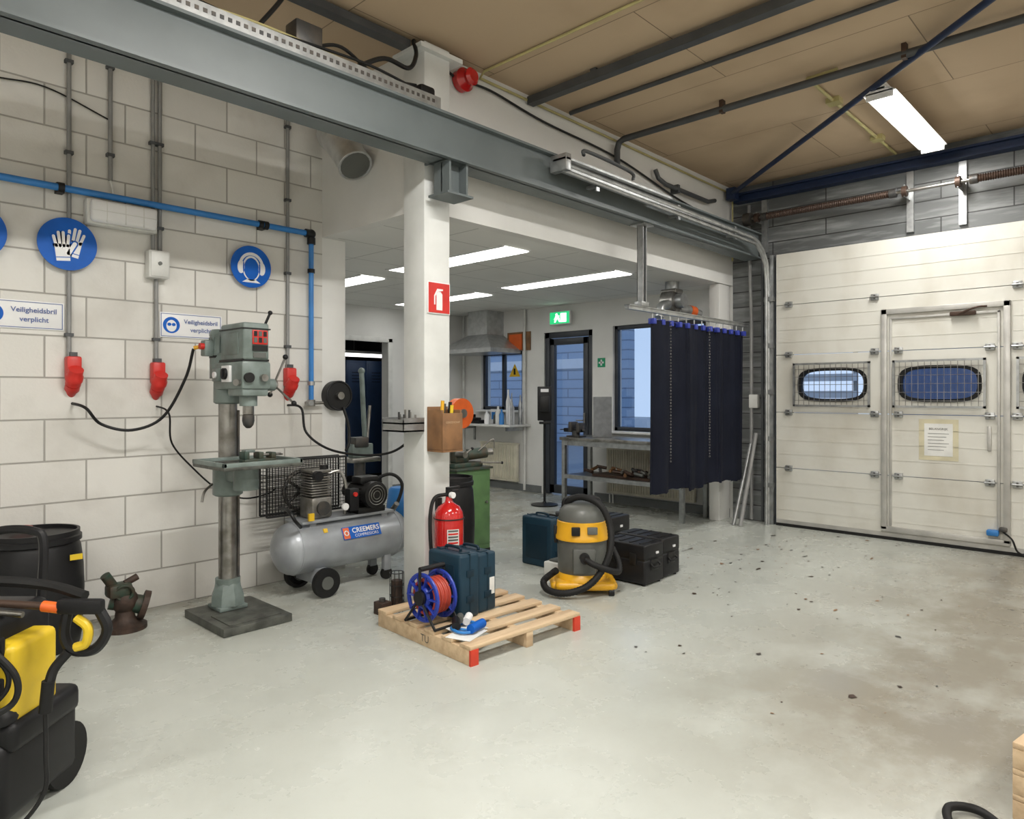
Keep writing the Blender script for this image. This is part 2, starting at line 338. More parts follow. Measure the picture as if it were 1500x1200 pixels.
b=pipes('lamp_conduit',[([(5.2,1.75,3.71),(5.2,1.96,3.71),(7.4,1.96,3.71)],.014,'ycable')]); b.box(5.7,5.8,1.91,2.01,3.69,3.73,'ycable'); b.box(6.8,6.9,1.91,2.01,3.69,3.73,'ycable'); b.done()
b=pipes('roof_brace_rod',[([(7.3,3.58,3.62),(3.2,-.95,3.66)],.024,'navy')]); b.box(7.25,7.35,3.52,3.62,3.55,3.68,'navy'); b.done()
b=pipes('wall_pipe',[([(5.8,3.62,3.55),(5.82,3.60,3.47),(5.95,3.60,3.44),(6.8,3.60,3.44),(6.95,3.6,3.48)],.022,'dpipe')]); b.box(6.15,6.19,3.58,3.664,3.40,3.48,'dpipe'); b.done()
b=B('wall_cable'); b.tube([(3.15,3.64,3.64),(3.3,3.64,3.60),(3.6,3.64,3.62),(4.2,3.64,3.56),(5.2,3.64,3.52),(6.3,3.64,3.36),(7.2,3.64,3.3),(7.45,3.62,3.25)],.009,'cable'); b.done()
b=B('alarm_siren'); b.lathe([(.05,0),(.078,.01),(.082,.06),(.065,.08),(.05,.1),(.06,.13),(.04,.15),(.001,.152)],(3.32,AF,3.60),'redext',axis=(0,-1,0)); b.done()
b=B('steel_wall_block'); b.box(6.6,6.75,3.60,3.664,3.1,3.25,'dpipe',.01); b.done()
b=B('roof_edge_beam'); b.box(7.38,7.5,-3.4,3.6,3.54,3.56,'navy'); b.box(7.38,7.5,-3.4,3.6,3.62,3.64,'navy'); b.box(7.43,7.45,-3.4,3.6,3.55,3.63,'navy'); b.done()
def fixture(x,y,z=3.58,L=1.55,p=52):
    b=B('fluorescent_ceiling_lamp')
    b.box(x,x+L,y-.04,y+.04,z+.03,z+.09,'signw',.005)
    b.prism([(-.11,-.0),(-.04,.04),(.04,.04),(.11,-.0)],fr((x,y,z+.01),(0,1,0),(0,0,1)),L,'signw')
    for dy in(-.05,.05): b.cyl((x+.03,y+dy,z-.015),(x+L-.03,y+dy,z-.015),.018,'tube',seg=12)
    for xx in(x,x+L-.02): b.box(xx,xx+.02,y-.09,y+.09,z-.03,z+.02,'signw')
    for xx in(x+.3,x+L-.3): b.cyl((xx,y,z+.08),(xx,y,ZC),.006,'galv',seg=8)
    b.done()
    l=bpy.data.lights.new('hall_light','AREA'); l.shape='RECTANGLE'; l.size=L-.1; l.size_y=.16; l.energy=p; l.color=(1,.975,.93)
    o=bpy.data.objects.new('hall_light',l); o.location=(x+L/2,y,z-.045); bpy.context.collection.objects.link(o)
fixture(5.52,1.57,p=46)
fixture(1.2,1.57,p=98)
for x,y in((-1.9,1.57),(5.0,-1.7),(1.6,-1.7),(-1.9,-1.7)): fixture(x,y,p=64)
for i,(x,y) in enumerate(((4.3,4.05),(5.87,4.05),(4.3,6.1),(5.95,6.15))):
    b=B('recessed_light_panel'); b.box(x-.15,x+.15,y,y+1.58,ZA-.010,ZA-.004,'panel'); 
    for a,c in((x-.17,x-.15),(x+.15,x+.17)): b.box(a,c,y-.02,y+1.6,ZA-.014,ZA-.001,'signw')
    b.done()
# ------------------------------------------------------------ garage door
b=B('garage_door'); dx0,dx1=7.40,7.45
zs=[.03,.62,1.21,1.82,2.35,2.90]; yl,yr=3.12,-1.3
wc=[2.55,1.6,.63,-.32]
for i in range(5):
    z0,z1=zs[i]+.003,zs[i+1]-.003
    if i==2: holes_wall(b,'X',dx0,dx1,yr,yl,z0,z1,[(c-.36,c+.36,1.31,1.69) for c in wc],'door')
    else: b.box(dx0,dx1,yr,yl,z0,z1,'door')
    for k in range(1,4):
        zz=z0+(z1-z0)*k/4
        if i!=2: b.box(dx0-.003,dx0,yr,yl,zz-.002,zz+.002,'door')
b.box(dx0-.01,dx1+.01,yr,yl,0,.03,'rubber')
b.box(dx0-.004,dx0+.01,yr,yl,.03,.07,'alu')
angs=sorted(set([i*360/48 for i in range(48)]+[math.degrees(math.atan2(sy*.19,sx*.36))%360 for sx in(1,-1) for sy in(1,-1)]))
def stad(a,hw,hh,r):
    ca,sa=math.cos(R(a)),math.sin(R(a))
    n=3.6; k=(abs(ca/hw)**n+abs(sa/hh)**n)**(-1/n); return(k*ca,k*sa)
def rect(a,hw,hh):
    ca,sa=math.cos(R(a)),math.sin(R(a)); k=min(hw/abs(ca) if abs(ca)>1e-6 else 9,hh/abs(sa) if abs(sa)>1e-6 else 9); return(k*ca,k*sa)
for c in wc:
    X=faceX(dx0,c,1.5); n=len(angs)
    def ring(f0,f1,z,m,z2=None):
        z2=z if z2 is None else z2
        vs=[(*f0(a),z) for a in angs]+[(*f1(a),z2) for a in angs]
        b.add(vs,[(i,(i+1)%n,n+(i+1)%n,n+i) for i in range(n)],m,False,X)
    ring(lambda a:rect(a,.36,.19),lambda a:stad(a,.335,.17,0),0,'door')
    ring(lambda a:stad(a,.338,.172,0),lambda a:stad(a,.305,.143,0),.012,'rubber'); ring(lambda a:stad(a,.338,.172,0),lambda a:stad(a,.338,.172,0),0,'rubber',.012); ring(lambda a:stad(a,.305,.143,0),lambda a:stad(a,.305,.143,0),.012,'rubber',-.05)
    b.add([(-.34,-.17,-.03),(.34,-.17,-.03),(.34,.17,-.03),(-.34,.17,-.03)],[(0,1,2,3)],'glass',False,X)
    for (x0,x1,y0,y1) in((-.375,.375,.205,.225),(-.375,.375,-.225,-.205),(-.375,-.355,-.225,.225),(.355,.375,-.225,.225)): b.box(x0,x1,y0,y1,.03,.05,'galv',X=X)
    for k in range(-6,7): b.cyl((k*.053,-.21,.04),(k*.053,.21,.04),.0028,'steel',seg=6,X=X)
    for k in(-2,-1,0,1,2): b.cyl((-.36,k*.08,.045),(.36,k*.08,.045),.0025,'steel',seg=6,X=X)
for (y0,y1,z0,z1,t) in((2.03,2.08,.1,2.22,.03),(1.05,1.10,.1,2.22,.03),(1.05,2.08,2.17,2.22,.03),(1.05,2.08,.08,.13,.03),(1.99,2.012,.14,2.14,.018),(1.125,1.147,.14,2.14,.018),(1.125,2.0,2.118,2.14,.018)):
    b.box(dx0-t,dx0,y0,y1,z0,z1,'alu',.004)
for z in(.62,1.21,1.82,2.35):
    for y in(2.14,1.93,1.20,1.00,2.98,.15,-.8):
        if y in(1.93,1.2) and z>2: continue
        b.box(dx0-.025,dx0,y-.035,y+.035,z-.03,z+.03,'galv',.004); b.cyl((dx0-.03,y-.04,z),(dx0-.03,y+.04,z),.01,'galv',seg=8)
        b.box(dx0-.028,dx0,y-.008,y+.008,z-.02,z+.02,'dsteel')
b.box(dx0-.06,dx0-.02,1.30,1.5,2.11,2.15,'brown',.008); b.tube([(dx0-.05,1.45,2.12),(dx0-.09,1.30,2.17),(dx0-.04,1.22,2.18)],.009,'brown')
b.box(dx0-.07,dx0,1.13,1.22,.16,.21,'bpipe',.01); b.box(dx0-.05,dx0,1.07,1.13,.2,.24,'dsteel',.01)
b.tube([(dx0-.03,1.1,.2),(dx0-.08,1.03,.15),(dx0-.07,.99,.05),(dx0-.04,.9,.01)],.008,'cable')
b.box(dx0-.02,dx0,1.19,1.22,.9,1.12,'alu',.005)
b.done()
b=B('notice_paper'); X=faceX(7.398,1.6,.98); b.box(-.16,.16,-.19,.19,0,.001,'tape',X=X); b.box(-.115,.115,-.15,.15,.001,.003,'paper',X=X)
b.text('BELANGRIJK',.028,X@Matrix.Translation((0,.10,.0045)),'dsteel')
for i in range(6): b.box(-.085,.085-.02*(i%3),.055-i*.03,.059-i*.03,.003,.004,'vgrey',X=X)
b.done()
b=B('door_torsion_spring')
xs=7.28; zz=3.3
b.cyl((xs,-1.5,zz),(xs,3.35,zz),.016,'steel')
for y0,y1 in((1.95,3.2),(-.2,1.3)):
    n=int((y1-y0)/.018); prof=[(.036 if i%2 else .028,i*.009) for i in range(2*n)]; b.lathe(prof,(xs,y0,zz),'brown',axis=(0,1,0),seg=16,flat=True)
    for y in(y0,y1): b.cyl((xs,y-.03,zz),(xs,y+.03,zz),.042,'dsteel')
for y in(1.85,1.42,3.28): b.box(7.46,7.498,y-.03,y+.03,2.95,3.53,'galv'); b.box(7.26,7.498,y-.004,y+.004,3.25,3.36,'galv'); b.cyl((xs,y-.02,zz),(xs,y+.02,zz),.05,'brown')
b.cyl((xs,3.34,zz),(xs,3.42,zz),.07,'dsteel')
b.done()
b=B('door_track')
pts=[(3.88,3.20,3.06),(7.0,3.20,3.03),(7.12,3.2,3.0),(7.24,3.2,2.93),(7.33,3.2,2.82),(7.37,3.2,2.68),(7.38,3.2,2.5),(7.38,3.2,0.0)]
b.tube(pts,.022,'galv',8,curve=False); b.tube([(p[0],p[1],p[2]-.05) if i<2 else (p[0]-.05,p[1],p[2]-.02 if i<6 else p[2]) for i,p in enumerate(pts)],.018,'galv',8,curve=False)
b.box(3.88,6.9,3.19,3.26,3.015,3.045,'galv'); b.box(3.86,5.3,3.14,3.26,3.075,3.09,'galv'); b.box(3.86,3.92,3.14,3.29,3.0,3.12,'galv',.005)
for x in(4.3,5.5,6.6): b.box(x,x+.04,3.2,3.30,2.98,3.0,'galv'); b.box(x,x+.04,3.2,3.215,2.95,3.08,'galv')
b.box(7.39,7.498,3.15,3.19,0,2.9,'galv'); 
for z in(.4,.9,1.4,1.9,2.4): b.box(7.36,7.498,3.14,3.24,z,z+.05,'galv')
b.tube([(4.1,3.17,3.16),(4.15,3.17,3.2),(4.7,3.17,3.18),(4.75,3.17,3.12)],.014,'dpipe')
b.done()
b=B('wall_downpipe'); b.tube([(7.45,3.45,3.5),(7.45,3.45,3.1),(7.45,3.42,2.2),(7.45,3.42,0.02)],.02,'pipe',curve=False); b.tube([(7.46,3.3,3.0),(7.46,3.3,.02)],.015,'dpipe',curve=False); b.box(7.42,7.5,3.34,3.44,1.25,1.4,'offw',.01); b.done()
b=B('leaning_steel_bar'); b.cyl((7.05,3.36,.0),(7.32,3.31,.98),.022,'pipe',seg=12); b.cyl((7.08,3.45,.0),(7.33,3.37,.86),.02,'galv',seg=12); b.done()
b=B('pillar_annex_corner'); b.box(7.2,7.45,3.68,3.80,0,2.63,'white',.005); b.done()
# ------------------------------------------------------------ welding curtain
b=B('welding_curtain')
nx,nz=240,14; x0,x1=5.37,7.22; vs=[];fs=[]
for i in range(nx+1):
    u=i/nx; p=int(u*5.999); q=u*6-p
    for j in range(nz+1):
        w=j/nz
        y=3.4+(.012+.014*w)*math.sin(u*math.pi*2*5.3+1.1*math.sin(u*11)+.3*w)+.005*math.sin(u*70)*(1-w*.5)+(.012 if p%2 else -.012)*(1 if .04<q<.96 else 0)
        zb_=.50+.018*math.sin(p*2.3)+.004*math.sin(u*90)
        vs.append((x0+(x1-x0)*u,y,2.07-w*(2.07-zb_)))
fs=[(i*(nz+1)+j,(i+1)*(nz+1)+j,(i+1)*(nz+1)+j+1,i*(nz+1)+j+1) for i in range(nx) for j in range(nz)]
b.add(vs,fs,'curt',True)
b.box(5.0,7.3,3.38,3.42,2.13,2.165,'galv'); b.box(5.0,7.3,3.37,3.43,2.16,2.168,'galv')
for i in range(13):
    x=5.4+i*.149; b.box(x-.025,x+.025,3.37,3.43,2.03,2.08,'clip',.004); b.cyl((x,3.4,2.08),(x,3.4,2.14),.006,'galv',seg=8)
for x in(5.62,6.35): 
    for k in range(46): b.torus((x,3.345,2.05-k*.028),.007,.0018,'steel',axis=(1,0,0) if k%2 else (0,1,0),seg=8,k=4)
b.done()
b=B('curtain_rail_hanger'); b.box(5.20,5.21,3.37,3.43,2.19,zb,'galv'); b.box(5.25,5.26,3.37,3.43,2.19,zb,'galv'); b.box(5.2,5.26,3.425,3.43,2.19,zb,'galv'); b.box(5.15,5.31,3.33,3.47,zb-.012,zb,'galv')
b.box(5.17,5.29,3.36,3.44,2.168,2.21,'galv',.004); b.done()
b=B('extraction_fan'); fx=6.78
b.cyl((fx,3.95,2.42),(fx,4.1,2.42),.13,'steel'); b.cyl((fx,3.87,2.42),(fx,3.95,2.42),.08,'galv'); b.cyl((fx,4.02,2.5),(fx,4.02,2.633),.075,'galv'); b.box(fx-.08,fx+.08,3.93,4.12,2.5,2.55,'steel',.01)
b.cyl((fx+.05,3.98,2.34),(fx+.22,3.94,2.33),.06,'galv'); b.cyl((fx+.22,3.94,2.33),(fx+.30,3.92,2.32),.064,'orange'); b.cyl((fx+.30,3.92,2.32),(fx+.38,3.9,2.3),.05,'galv'); b.tube([(fx-.1,4.0,2.38),(fx-.25,4.0,2.34),(fx-.3,4.0,2.22)],.05,'galv',12)
b.done()
# ------------------------------------------------------------ block wall services
def wallpipe(name,x,z0,z1=ZC,r=.013):
    b=B(name); b.cyl((x,W-.02,z0),(x,W-.02,z1),r,'pipe',seg=10)
    z=z0+.15
    while z<z1: b.box(x-.022,x+.022,W-.036,W,z,z+.02,'dpipe'); z+=.55
    b.done()
for x,z0 in((1.222,1.6),(1.448,2.74),(1.70,2.33),(1.742,2.33),(2.655,1.6)): wallpipe('wall_conduit',x,z0)
wallpipe('wall_conduit',1.72,1.6,2.16)
b=B('conduit_cable_stub'); b.tube([(1.448,4.85,2.74),(1.46,4.85,2.70),(1.47,4.85,2.60)],.008,'offw'); b.done()
b=B('wall_cable_black'); b.tube([(.4,4.855,3.25),(.8,4.855,3.20),(1.1,4.855,3.22),(1.45,4.855,3.12)],.005,'cable'); b.done()
b=B('air_pipe_blue')
b.cyl((-2.4,4.812,2.63),(2.83,4.812,2.63),.021,'bpipe'); b.cyl((2.83,4.812,2.63),(2.83,4.812,1.36),.019,'bpipe')
for x in(-.5,.2,1.17,2.42,2.46): b.cyl((x-.016,4.812,2.63),(x+.016,4.812,2.63),.030,'black')
for x in(1.17,2.44): b.box(x-.02,x+.02,4.812,4.868,2.6,2.66,'black')
b.sphere((2.83,4.812,2.63),.035,'black'); b.cyl((2.78,4.812,2.63),(2.82,4.812,2.63),.032,'black'); b.cyl((2.83,4.812,2.60),(2.83,4.812,2.55),.032,'black')
b.cyl((2.83,4.812,2.36),(2.83,4.812,2.33),.028,'black'); b.cyl((2.83,4.812,1.5),(2.83,4.812,1.47),.028,'galv')
b.cyl((2.83,4.812,1.36),(2.83,4.812,1.31),.03,'steel'); b.cyl((2.78,4.812,1.335),(2.93,4.81,1.335),.012,'steel'); b.cyl((2.80,4.812,1.335),(2.80,4.76,1.335),.02,'galv')
b.done()
b=B('hose_reel_disc'); b.cyl((3.07,4.87,1.39),(3.07,4.80,1.39),.118,'blackm',seg=40); b.cyl((3.07,4.80,1.39),(3.07,4.77,1.39),.03,'steel'); b.torus((3.07,4.80,1.39),.112,.008,'black',axis=(0,1,0)); b.torus((3.07,4.81,1.39),.07,.008,'dpipe',axis=(0,1,0))
b.tube([(3.1,4.79,1.30),(3.13,4.76,1.15),(3.12,4.74,1.02),(3.08,4.72,.96)],.012,'cable'); b.done()
b=B('wall_lamp'); 
b.box(1.30,1.71,4.79,4.87,2.44,2.60,'offw',.015)
b.box(1.315,1.695,4.745,4.795,2.452,2.588,'signw',.022,seg=3)
for x in(1.40,1.505,1.61): b.box(x-.002,x+.002,4.743,4.75,2.455,2.585,'offw')
b.box(1.32,1.69,4.743,4.748,2.518,2.522,'offw')
b.done()
b=B('junction_box'); b.box(1.655,1.785,4.79,4.87,2.155,2.335,'offw',.01); b.box(1.665,1.775,4.783,4.79,2.165,2.325,'offw',.004); b.cyl((1.72,4.79,2.25),(1.72,4.775,2.25),.012,'vgrey'); b.done()
def socket(x,z):
    b=B('red_power_socket'); b.box(x-.04,x+.04,4.80,4.87,z-.03,z+.11,'red',.012); b.box(x-.02,x+.02,4.82,4.87,z+.11,z+.135,'dpipe')
    T=Matrix.Translation((x,4.80,z-.01))@Matrix.Rotation(R(38),4,'X')
    b.lathe([(.030,-.07),(.042,-.06),(.042,-.03),(.047,-.03),(.047,0),(.04,.01),(.04,.05)],(0,0,0),'red',X=T)
    b.lathe([(.012,-.16),(.022,-.15),(.028,-.12),(.04,-.10),(.04,-.065)],(0,0,0),'red',X=T)
    b.lathe([(.009,-.2),(.014,-.16)],(0,0,0),'black',X=T)
    b.done(); return T@Vector((0,0,-.203))
s1=socket(1.24,1.52); s2=socket(1.724,1.50); s3=socket(2.665,1.49)
def wsign(kind,cx,cz,r):
    b=B('safety_sign'); y=4.826
    b.cyl((cx,4.833,cz),(cx,y,cz),r,'blue',seg=64)
    for dz in(-.6,.6): b.box(cx-.045,cx-.02,4.833,4.87,cz+dz*r-.01,cz+dz*r+.01,'galv')
    X=faceY(cx,y,cz)
    def cap(T,x0,y0,x1,y1,w,m,h):
        d=Vector((x1-x0,y1-y0)); a=math.degrees(math.atan2(d.y,d.x))
        p=ell(x1,y1,w,w,8,a-90,a+90)+ell(x0,y0,w,w,8,a+90,a+270); b.prism(p,T,h,m)
    if kind=='gloves':
        def glove(ox,oy,rot,sx,h,grow=0.,m='signw'):
            T=X@Matrix.Diagonal((r,r,1,1))@Matrix.Translation((ox,oy,0))@Matrix.Rotation(R(rot),4,'Z')@Matrix.Diagonal((sx*1.15,1.2,1,1))
            g=grow
            b.prism([(-.21-g,-.52-g),(.19+g,-.52-g),(.22+g,0),(-.22-g,.02)],T,h,m)
            for fx,ln,tilt in((-.165,.30,-.05),(-.055,.42,-.01),(.055,.42,.02),(.165,.32,.06)): cap(T,fx,-.05,fx+tilt,ln-.05,.045+g,m,h)
            cap(T,.17,-.28,.38,.02,.06+g,m,h)
            if m=='signw': b.prism([(-.21,-.42),(.20,-.42),(.20,-.395),(-.21,-.395)],T,h+.0008,'blue')
        glove(.24,.14,-12,-1,.001); glove(-.20,-.04,6,1,.002,.045,'blue'); glove(-.20,-.04,6,1,.003)
    else:
        P=lambda l:[(q[0]*r,q[1]*r) for q in l]
        # head silhouette with blue face, white band and cups
        b.prism(P(ell(0,-.08,.44,.60,28)),X,.001,'signw')
        b.prism(P(ell(0,-.10,.37,.52,28)),X,.002,'blue')
        b.prism(P(ell(0,.02,.62,.66,20,12,168)+ell(0,.02,.49,.52,20,12,168)[::-1]),X,.003,'signw')
        for sx in(-1,1):
            b.prism(P(ell(sx*.52,-.06,.17,.31,20)),X,.004,'signw'); b.prism(P(ell(sx*.40,-.06,.035,.26,16)),X,.005,'blue')
        b.prism(P([(-.2,-.60),(.2,-.60),(.46,-.76),(-.46,-.76)]),X,.001,'signw')
    b.done()
wsign('gloves',1.21,2.303,.157); wsign('ear',2.359,2.318,.15); wsign('ear',.755,2.31,.155)
for x0,x1,z in((.77,1.2,1.865),(1.745,2.16,1.863)):
    b=B('safety_text_sign'); b.box(x0,x1,4.862,4.869,z-.083,z+.083,'signw',.001)
    for (a,c,e,f) in((x0+.008,x1-.008,z+.072,z+.076),(x0+.008,x1-.008,z-.076,z-.072),(x0+.008,x0+.012,z-.076,z+.076),(x1-.012,x1-.008,z-.076,z+.076)): b.box(a,c,4.8605,4.862,e,f,'stext')
    X=faceY(0,4.862,0)
    b.prism(ell(x0+.075,z,.054,.054,28),X,.002,'blue')
    b.prism(ell(x0+.075,z-.005,.033,.039,20),X,.003,'signw')
    for sx in(-1,1): b.prism(ell(x0+.075+sx*.014,z+.004,.013,.011,14),X,.004,'blue')
    b.text('Veiligheidsbril',.041,faceY((x0+x1)/2+.062,4.858,z+.027),'stext',bold=.0006); b.text('verplicht',.041,faceY((x0+x1)/2+.062,4.858,z-.027),'stext',bold=.0006)
    b.done()
b=B('ventilation_duct')
dp=[(2.95,4.70,3.38),(2.90,4.62,3.36),(2.84,4.46,3.27),(2.83,4.32,3.14),(2.83,4.22,3.02)]
b.tube(dp,.118,'duct',28,n=5,ribs=.012); ax=(Vector(dp[-1])-Vector(dp[-2])).normalized(); e=Vector(dp[-1]); b.torus(e,.119,.006,'duct',axis=ax,k=6); b.cyl(e,e+ax*.002,.108,'vgrey')  # dark disc on the closed end stands in for shade inside the mouth
b.done()
# ------------------------------------------------------------ column signs / boxes
b=B('fire_extinguisher_sign'); b.box(2.92,3.112,3.53,3.54,1.93,2.14,'signw',.001); b.box(2.927,3.105,3.527,3.53,1.937,2.133,'red')
X=faceY(3.016,3.527,2.03)
b.prism([(-.025,-.075),(.025,-.075),(.025,.03),(.012,.045),(-.012,.045),(-.025,.03)],X,.002,'signw'); b.prism([(-.012,.045),(.03,.055),(.03,.065),(-.02,.065)],X,.002,'signw'); b.prism([(-.02,.062),(-.045,.02),(-.045,-.04),(-.035,-.04),(-.035,.015),(-.012,.05)],X,.002,'signw')
b.done()
b=B('wooden_tool_box')
b.box(2.92,3.09,3.38,3.395,1.04,1.28,'wood2',.003); b.box(2.92,3.09,3.525,3.538,1.04,1.32,'wood2',.003); b.box(2.92,2.935,3.39,3.53,1.04,1.30,'wood2',.003); b.box(3.075,3.09,3.39,3.53,1.04,1.30,'wood2',.003); b.box(2.92,3.09,3.38,3.535,1.03,1.045,'wood2')
for k,(x,y,h,m) in enumerate(((2.95,3.44,1.36,'yellow'),(2.99,3.47,1.34,'dsteel'),(3.03,3.44,1.33,'kyel'),(3.05,3.48,1.35,'black'))): b.cyl((x,y,1.1),(x+.02,y,h),.012,m,seg=10)
b.text('GEREEDSCHAP',.018,faceY(3.005,3.379,1.22),'wood')
b.done()
b=B('drill_bit_shelf')
T=fr((2.9,3.76,1.22),(0,-1,0),(0,0,1))
b.box(0.0,.22,-.01,0.0,0,.17,'galv',X=T)
b.box(0,.22,-.06,-.05,.0,.17,'galv',X=T); b.box(0,.005,-.06,.03,0,.17,'galv',X=T); b.box(.215,.22,-.06,.03,0,.17,'galv',X=T); b.box(0,.22,-.06,.02,.165,.17,'galv',X=T)
for k in range(7): b.cyl((.03+k*.027,0,.05+.03*(k%2)),(.03+k*.027,.05+.015*(k%3),.05+.03*(k%2)),.007,'dsteel' if k%2 else 'steel',seg=8,X=T)
b.done()
b=B('fire_extinguisher'); cx,cy=3.01,3.425
b.lathe([(.001,.13),(.06,.135),(.092,.15),(.095,.17),(.095,.60),(.09,.64),(.07,.675),(.03,.70),(.022,.72),(.022,.74)],(cx,cy,0.0),'redext')
b.lathe([(.097,.12),(.097,.15),(.09,.15)],(cx,cy,0),'black'); b.cyl((cx,cy,.735),(cx,cy,.785),.022,'black'); b.box(cx-.02,cx+.09,cy-.012,cy+.012,.785,.80,'black',.003); b.box(cx-.02,cx+.08,cy-.01,cy+.01,.765,.775,'blackm',.003); b.cyl((cx,cy-.02,.75),(cx,cy-.045,.75),.02,'signw')
b.tube([(cx-.02,cy,.755),(cx-.11,cy+.01,.74),(cx-.155,cy,.64),(cx-.16,cy-.01,.45),(cx-.13,cy-.01,.26)],.012,'rubber')
n=14
def strip(a0,a1,z0,z1,r,m):
    vs=[]
    for k in range(n+1):
        a=R(a0+(a1-a0)*k/n)
        for z in(z0,z1): vs.append((cx+r*math.cos(a),cy+r*math.sin(a),z))
    b.add(vs,[(2*k,2*k+2,2*k+3,2*k+1) for k in range(n)],m,True)
strip(222,270,.36,.54,.0965,'paper')
for j in range(9): strip(226,266,.372+j*.019,.384+j*.019,.0975,'red' if j in(1,4,7) else 'vgrey')
b.box(cx-.02,cx+.02,cy+.09,3.54,.5,.72,'blackm'); b.torus((cx,cy,.60),.097,.004,'blackm')
b.done()
# ------------------------------------------------------------ drill press
b=B('pillar_drill_press'); px,py=1.98,4.37; sx_,sy_=1.98,4.09
b.box(1.77,2.2,3.96,4.52,0,.05,'base',.006); b.box(1.82,2.15,4.0,4.25,.05,.056,'base',.002)
b.box(px-.09,px+.09,py-.09,py+.09,.05,.075,'drill',.006)
b.lathe([(.105,.0),(.10,.06),(.085,.10),(.08,.13),(.072,.14)],(px,py,.075),'drill',seg=8,flat=True); b.cyl((px,py,.2),(px,py,.24),.075,'drill')
b.cyl((px,py,.05),(px,py,1.62),.056,'steel',seg=28)
b.cyl((px+.055,py-.03,.24),(px+.055,py-.03,1.3),.008,'dsteel')
b.lathe([(.075,.76),(.09,.77),(.09,.95),(.075,.96)],(px,py,0),'drill'); b.box(px-.05,px+.05,4.08,4.30,.86,.955,'drill',.01); b.cyl((px,4.12,.82),(px,4.12,.965),.075,'drill')
b.cyl((px+.08,py-.02,.86),(px+.14,py-.04,.86),.015,'steel'); b.tube([(px-.1,py,.84),(px-.16,py-.03,.80),(px-.18,py-.04,.74)],.008,'steel')
b.box(1.73,2.22,3.87,4.30,.965,.99,'base',.008)
for (a,c,e,f) in((1.73,2.22,3.87,3.89),(1.73,2.22,4.28,4.30),(1.73,1.75,3.87,4.30),(2.20,2.22,3.87,4.30)): b.box(a,c,e,f,.985,1.01,'drill',.003)
for y in(4.0,4.17): b.box(1.78,2.17,y-.008,y+.008,.9905,.992,'black')
b.box(1.93,2.13,4.03,4.11,.99,1.01,'dgreen',.004); b.box(1.93,1.96,4.03,4.11,1.01,1.055,'dgreen',.004); b.box(2.02,2.05,4.03,4.11,1.01,1.05,'dgreen',.004); b.box(2.10,2.13,4.03,4.11,1.01,1.045,'dgreen',.004); b.cyl((2.05,4.07,1.03),(2.18,4.07,1.03),.008,'steel'); b.cyl((2.17,4.03,1.03),(2.17,4.11,1.03),.005,'steel'); b.box(1.94,2.0,4.04,4.1,1.05,1.065,'drill',.003)
b.lathe([(.07,1.34),(.085,1.35),(.085,1.62),(.07,1.66)],(px,py,0),'drill')
b.box(1.89,2.075,3.985,4.38,1.43,1.60,'drill',.018); b.box(1.90,2.065,4.0,4.2,1.39,1.44,'drill',.012)
b.box(1.90,2.065,3.99,4.30,1.605,1.83,'drill',.016,seg=3); b.box(1.898,2.067,4.0,4.31,1.60,1.612,'blackm'); b.box(1.895,2.07,3.985,4.305,1.79,1.797,'blackm')
b.cyl((px-.01,4.41,1.50),(px-.01,4.41,1.77),.082,'drill'); b.lathe([(.084,0),(.084,.02),(.07,.04),(.001,.045)],(px-.01,4.41,1.77),'drill'); b.cyl((px-.01,4.41,1.63),(px-.01,4.41,1.645),.085,'blackm')
for k in range(14):
    a=k*math.pi/7; b.box(px-.01+.081*math.cos(a)-.004,px-.01+.081*math.cos(a)+.004,4.41+.081*math.sin(a)-.004,4.41+.081*math.sin(a)+.004,1.66,1.76,'drill')
b.cyl((sx_,sy_,1.33),(sx_,sy_,1.40),.052,'drill'); b.cyl((sx_,sy_,1.28),(sx_,sy_,1.33),.033,'steel'); b.lathe([(.02,1.285),(.034,1.275),(.036,1.24),(.03,1.215),(.018,1.20),(.01,1.195)],(sx_,sy_,0),'dsteel')
b.box(1.955,2.05,3.984,3.99,1.70,1.785,'red',.001); b.box(1.955,2.05,3.982,3.985,1.66,1.695,'blackm')
for k in range(3):
    for j in range(2): b.box(1.963+k*.03,1.983+k*.03,3.981,3.984,1.71+j*.038,1.74+j*.038,'blackm' if (k+j)%2 else 'vgrey')
b.box(1.96,2.04,3.983,3.987,1.62,1.650,'vgrey')
b.box(1.875,1.892,4.12,4.23,1.475,1.575,'signw',.003); b.cyl((1.875,4.175,1.525),(1.86,4.175,1.525),.035,'black'); b.box(1.85,1.862,4.168,4.182,1.50,1.55,'black')
b.box(1.873,1.892,4.26,4.36,1.48,1.56,'drill',.006); b.cyl((1.875,4.31,1.52),(1.862,4.31,1.52),.02,'signw'); b.box(1.895,1.901,4.05,4.25,1.64,1.77,'drill',.003)
b.box(1.84,1.90,4.38,4.45,1.64,1.74,'drill',.008); b.cyl((1.84,4.40,1.70),(1.815,4.40,1.70),.02,'red'); b.cyl((1.84,4.43,1.70),(1.80,4.45,1.69),.012,'yellow')
b.cyl((2.05,4.05,1.79),(2.09,4.03,1.90),.008,'black'); b.sphere((2.09,4.03,1.90),.014,'black')
hub=Vector((2.13,4.12,1.46)); b.cyl((2.07,4.12,1.46),(2.16,4.12,1.46),.038,'drill'); b.cyl((2.16,4.12,1.46),(2.175,4.12,1.46),.03,'steel')
for a in(100,220,340):
    d=Vector((.35,math.cos(R(a)),math.sin(R(a)))).normalized(); e=hub+Vector((.03,0,0))+d*.19; b.cyl(hub+Vector((.03,0,0)),e,.007,'steel',seg=8); b.sphere(e,.017,'black')
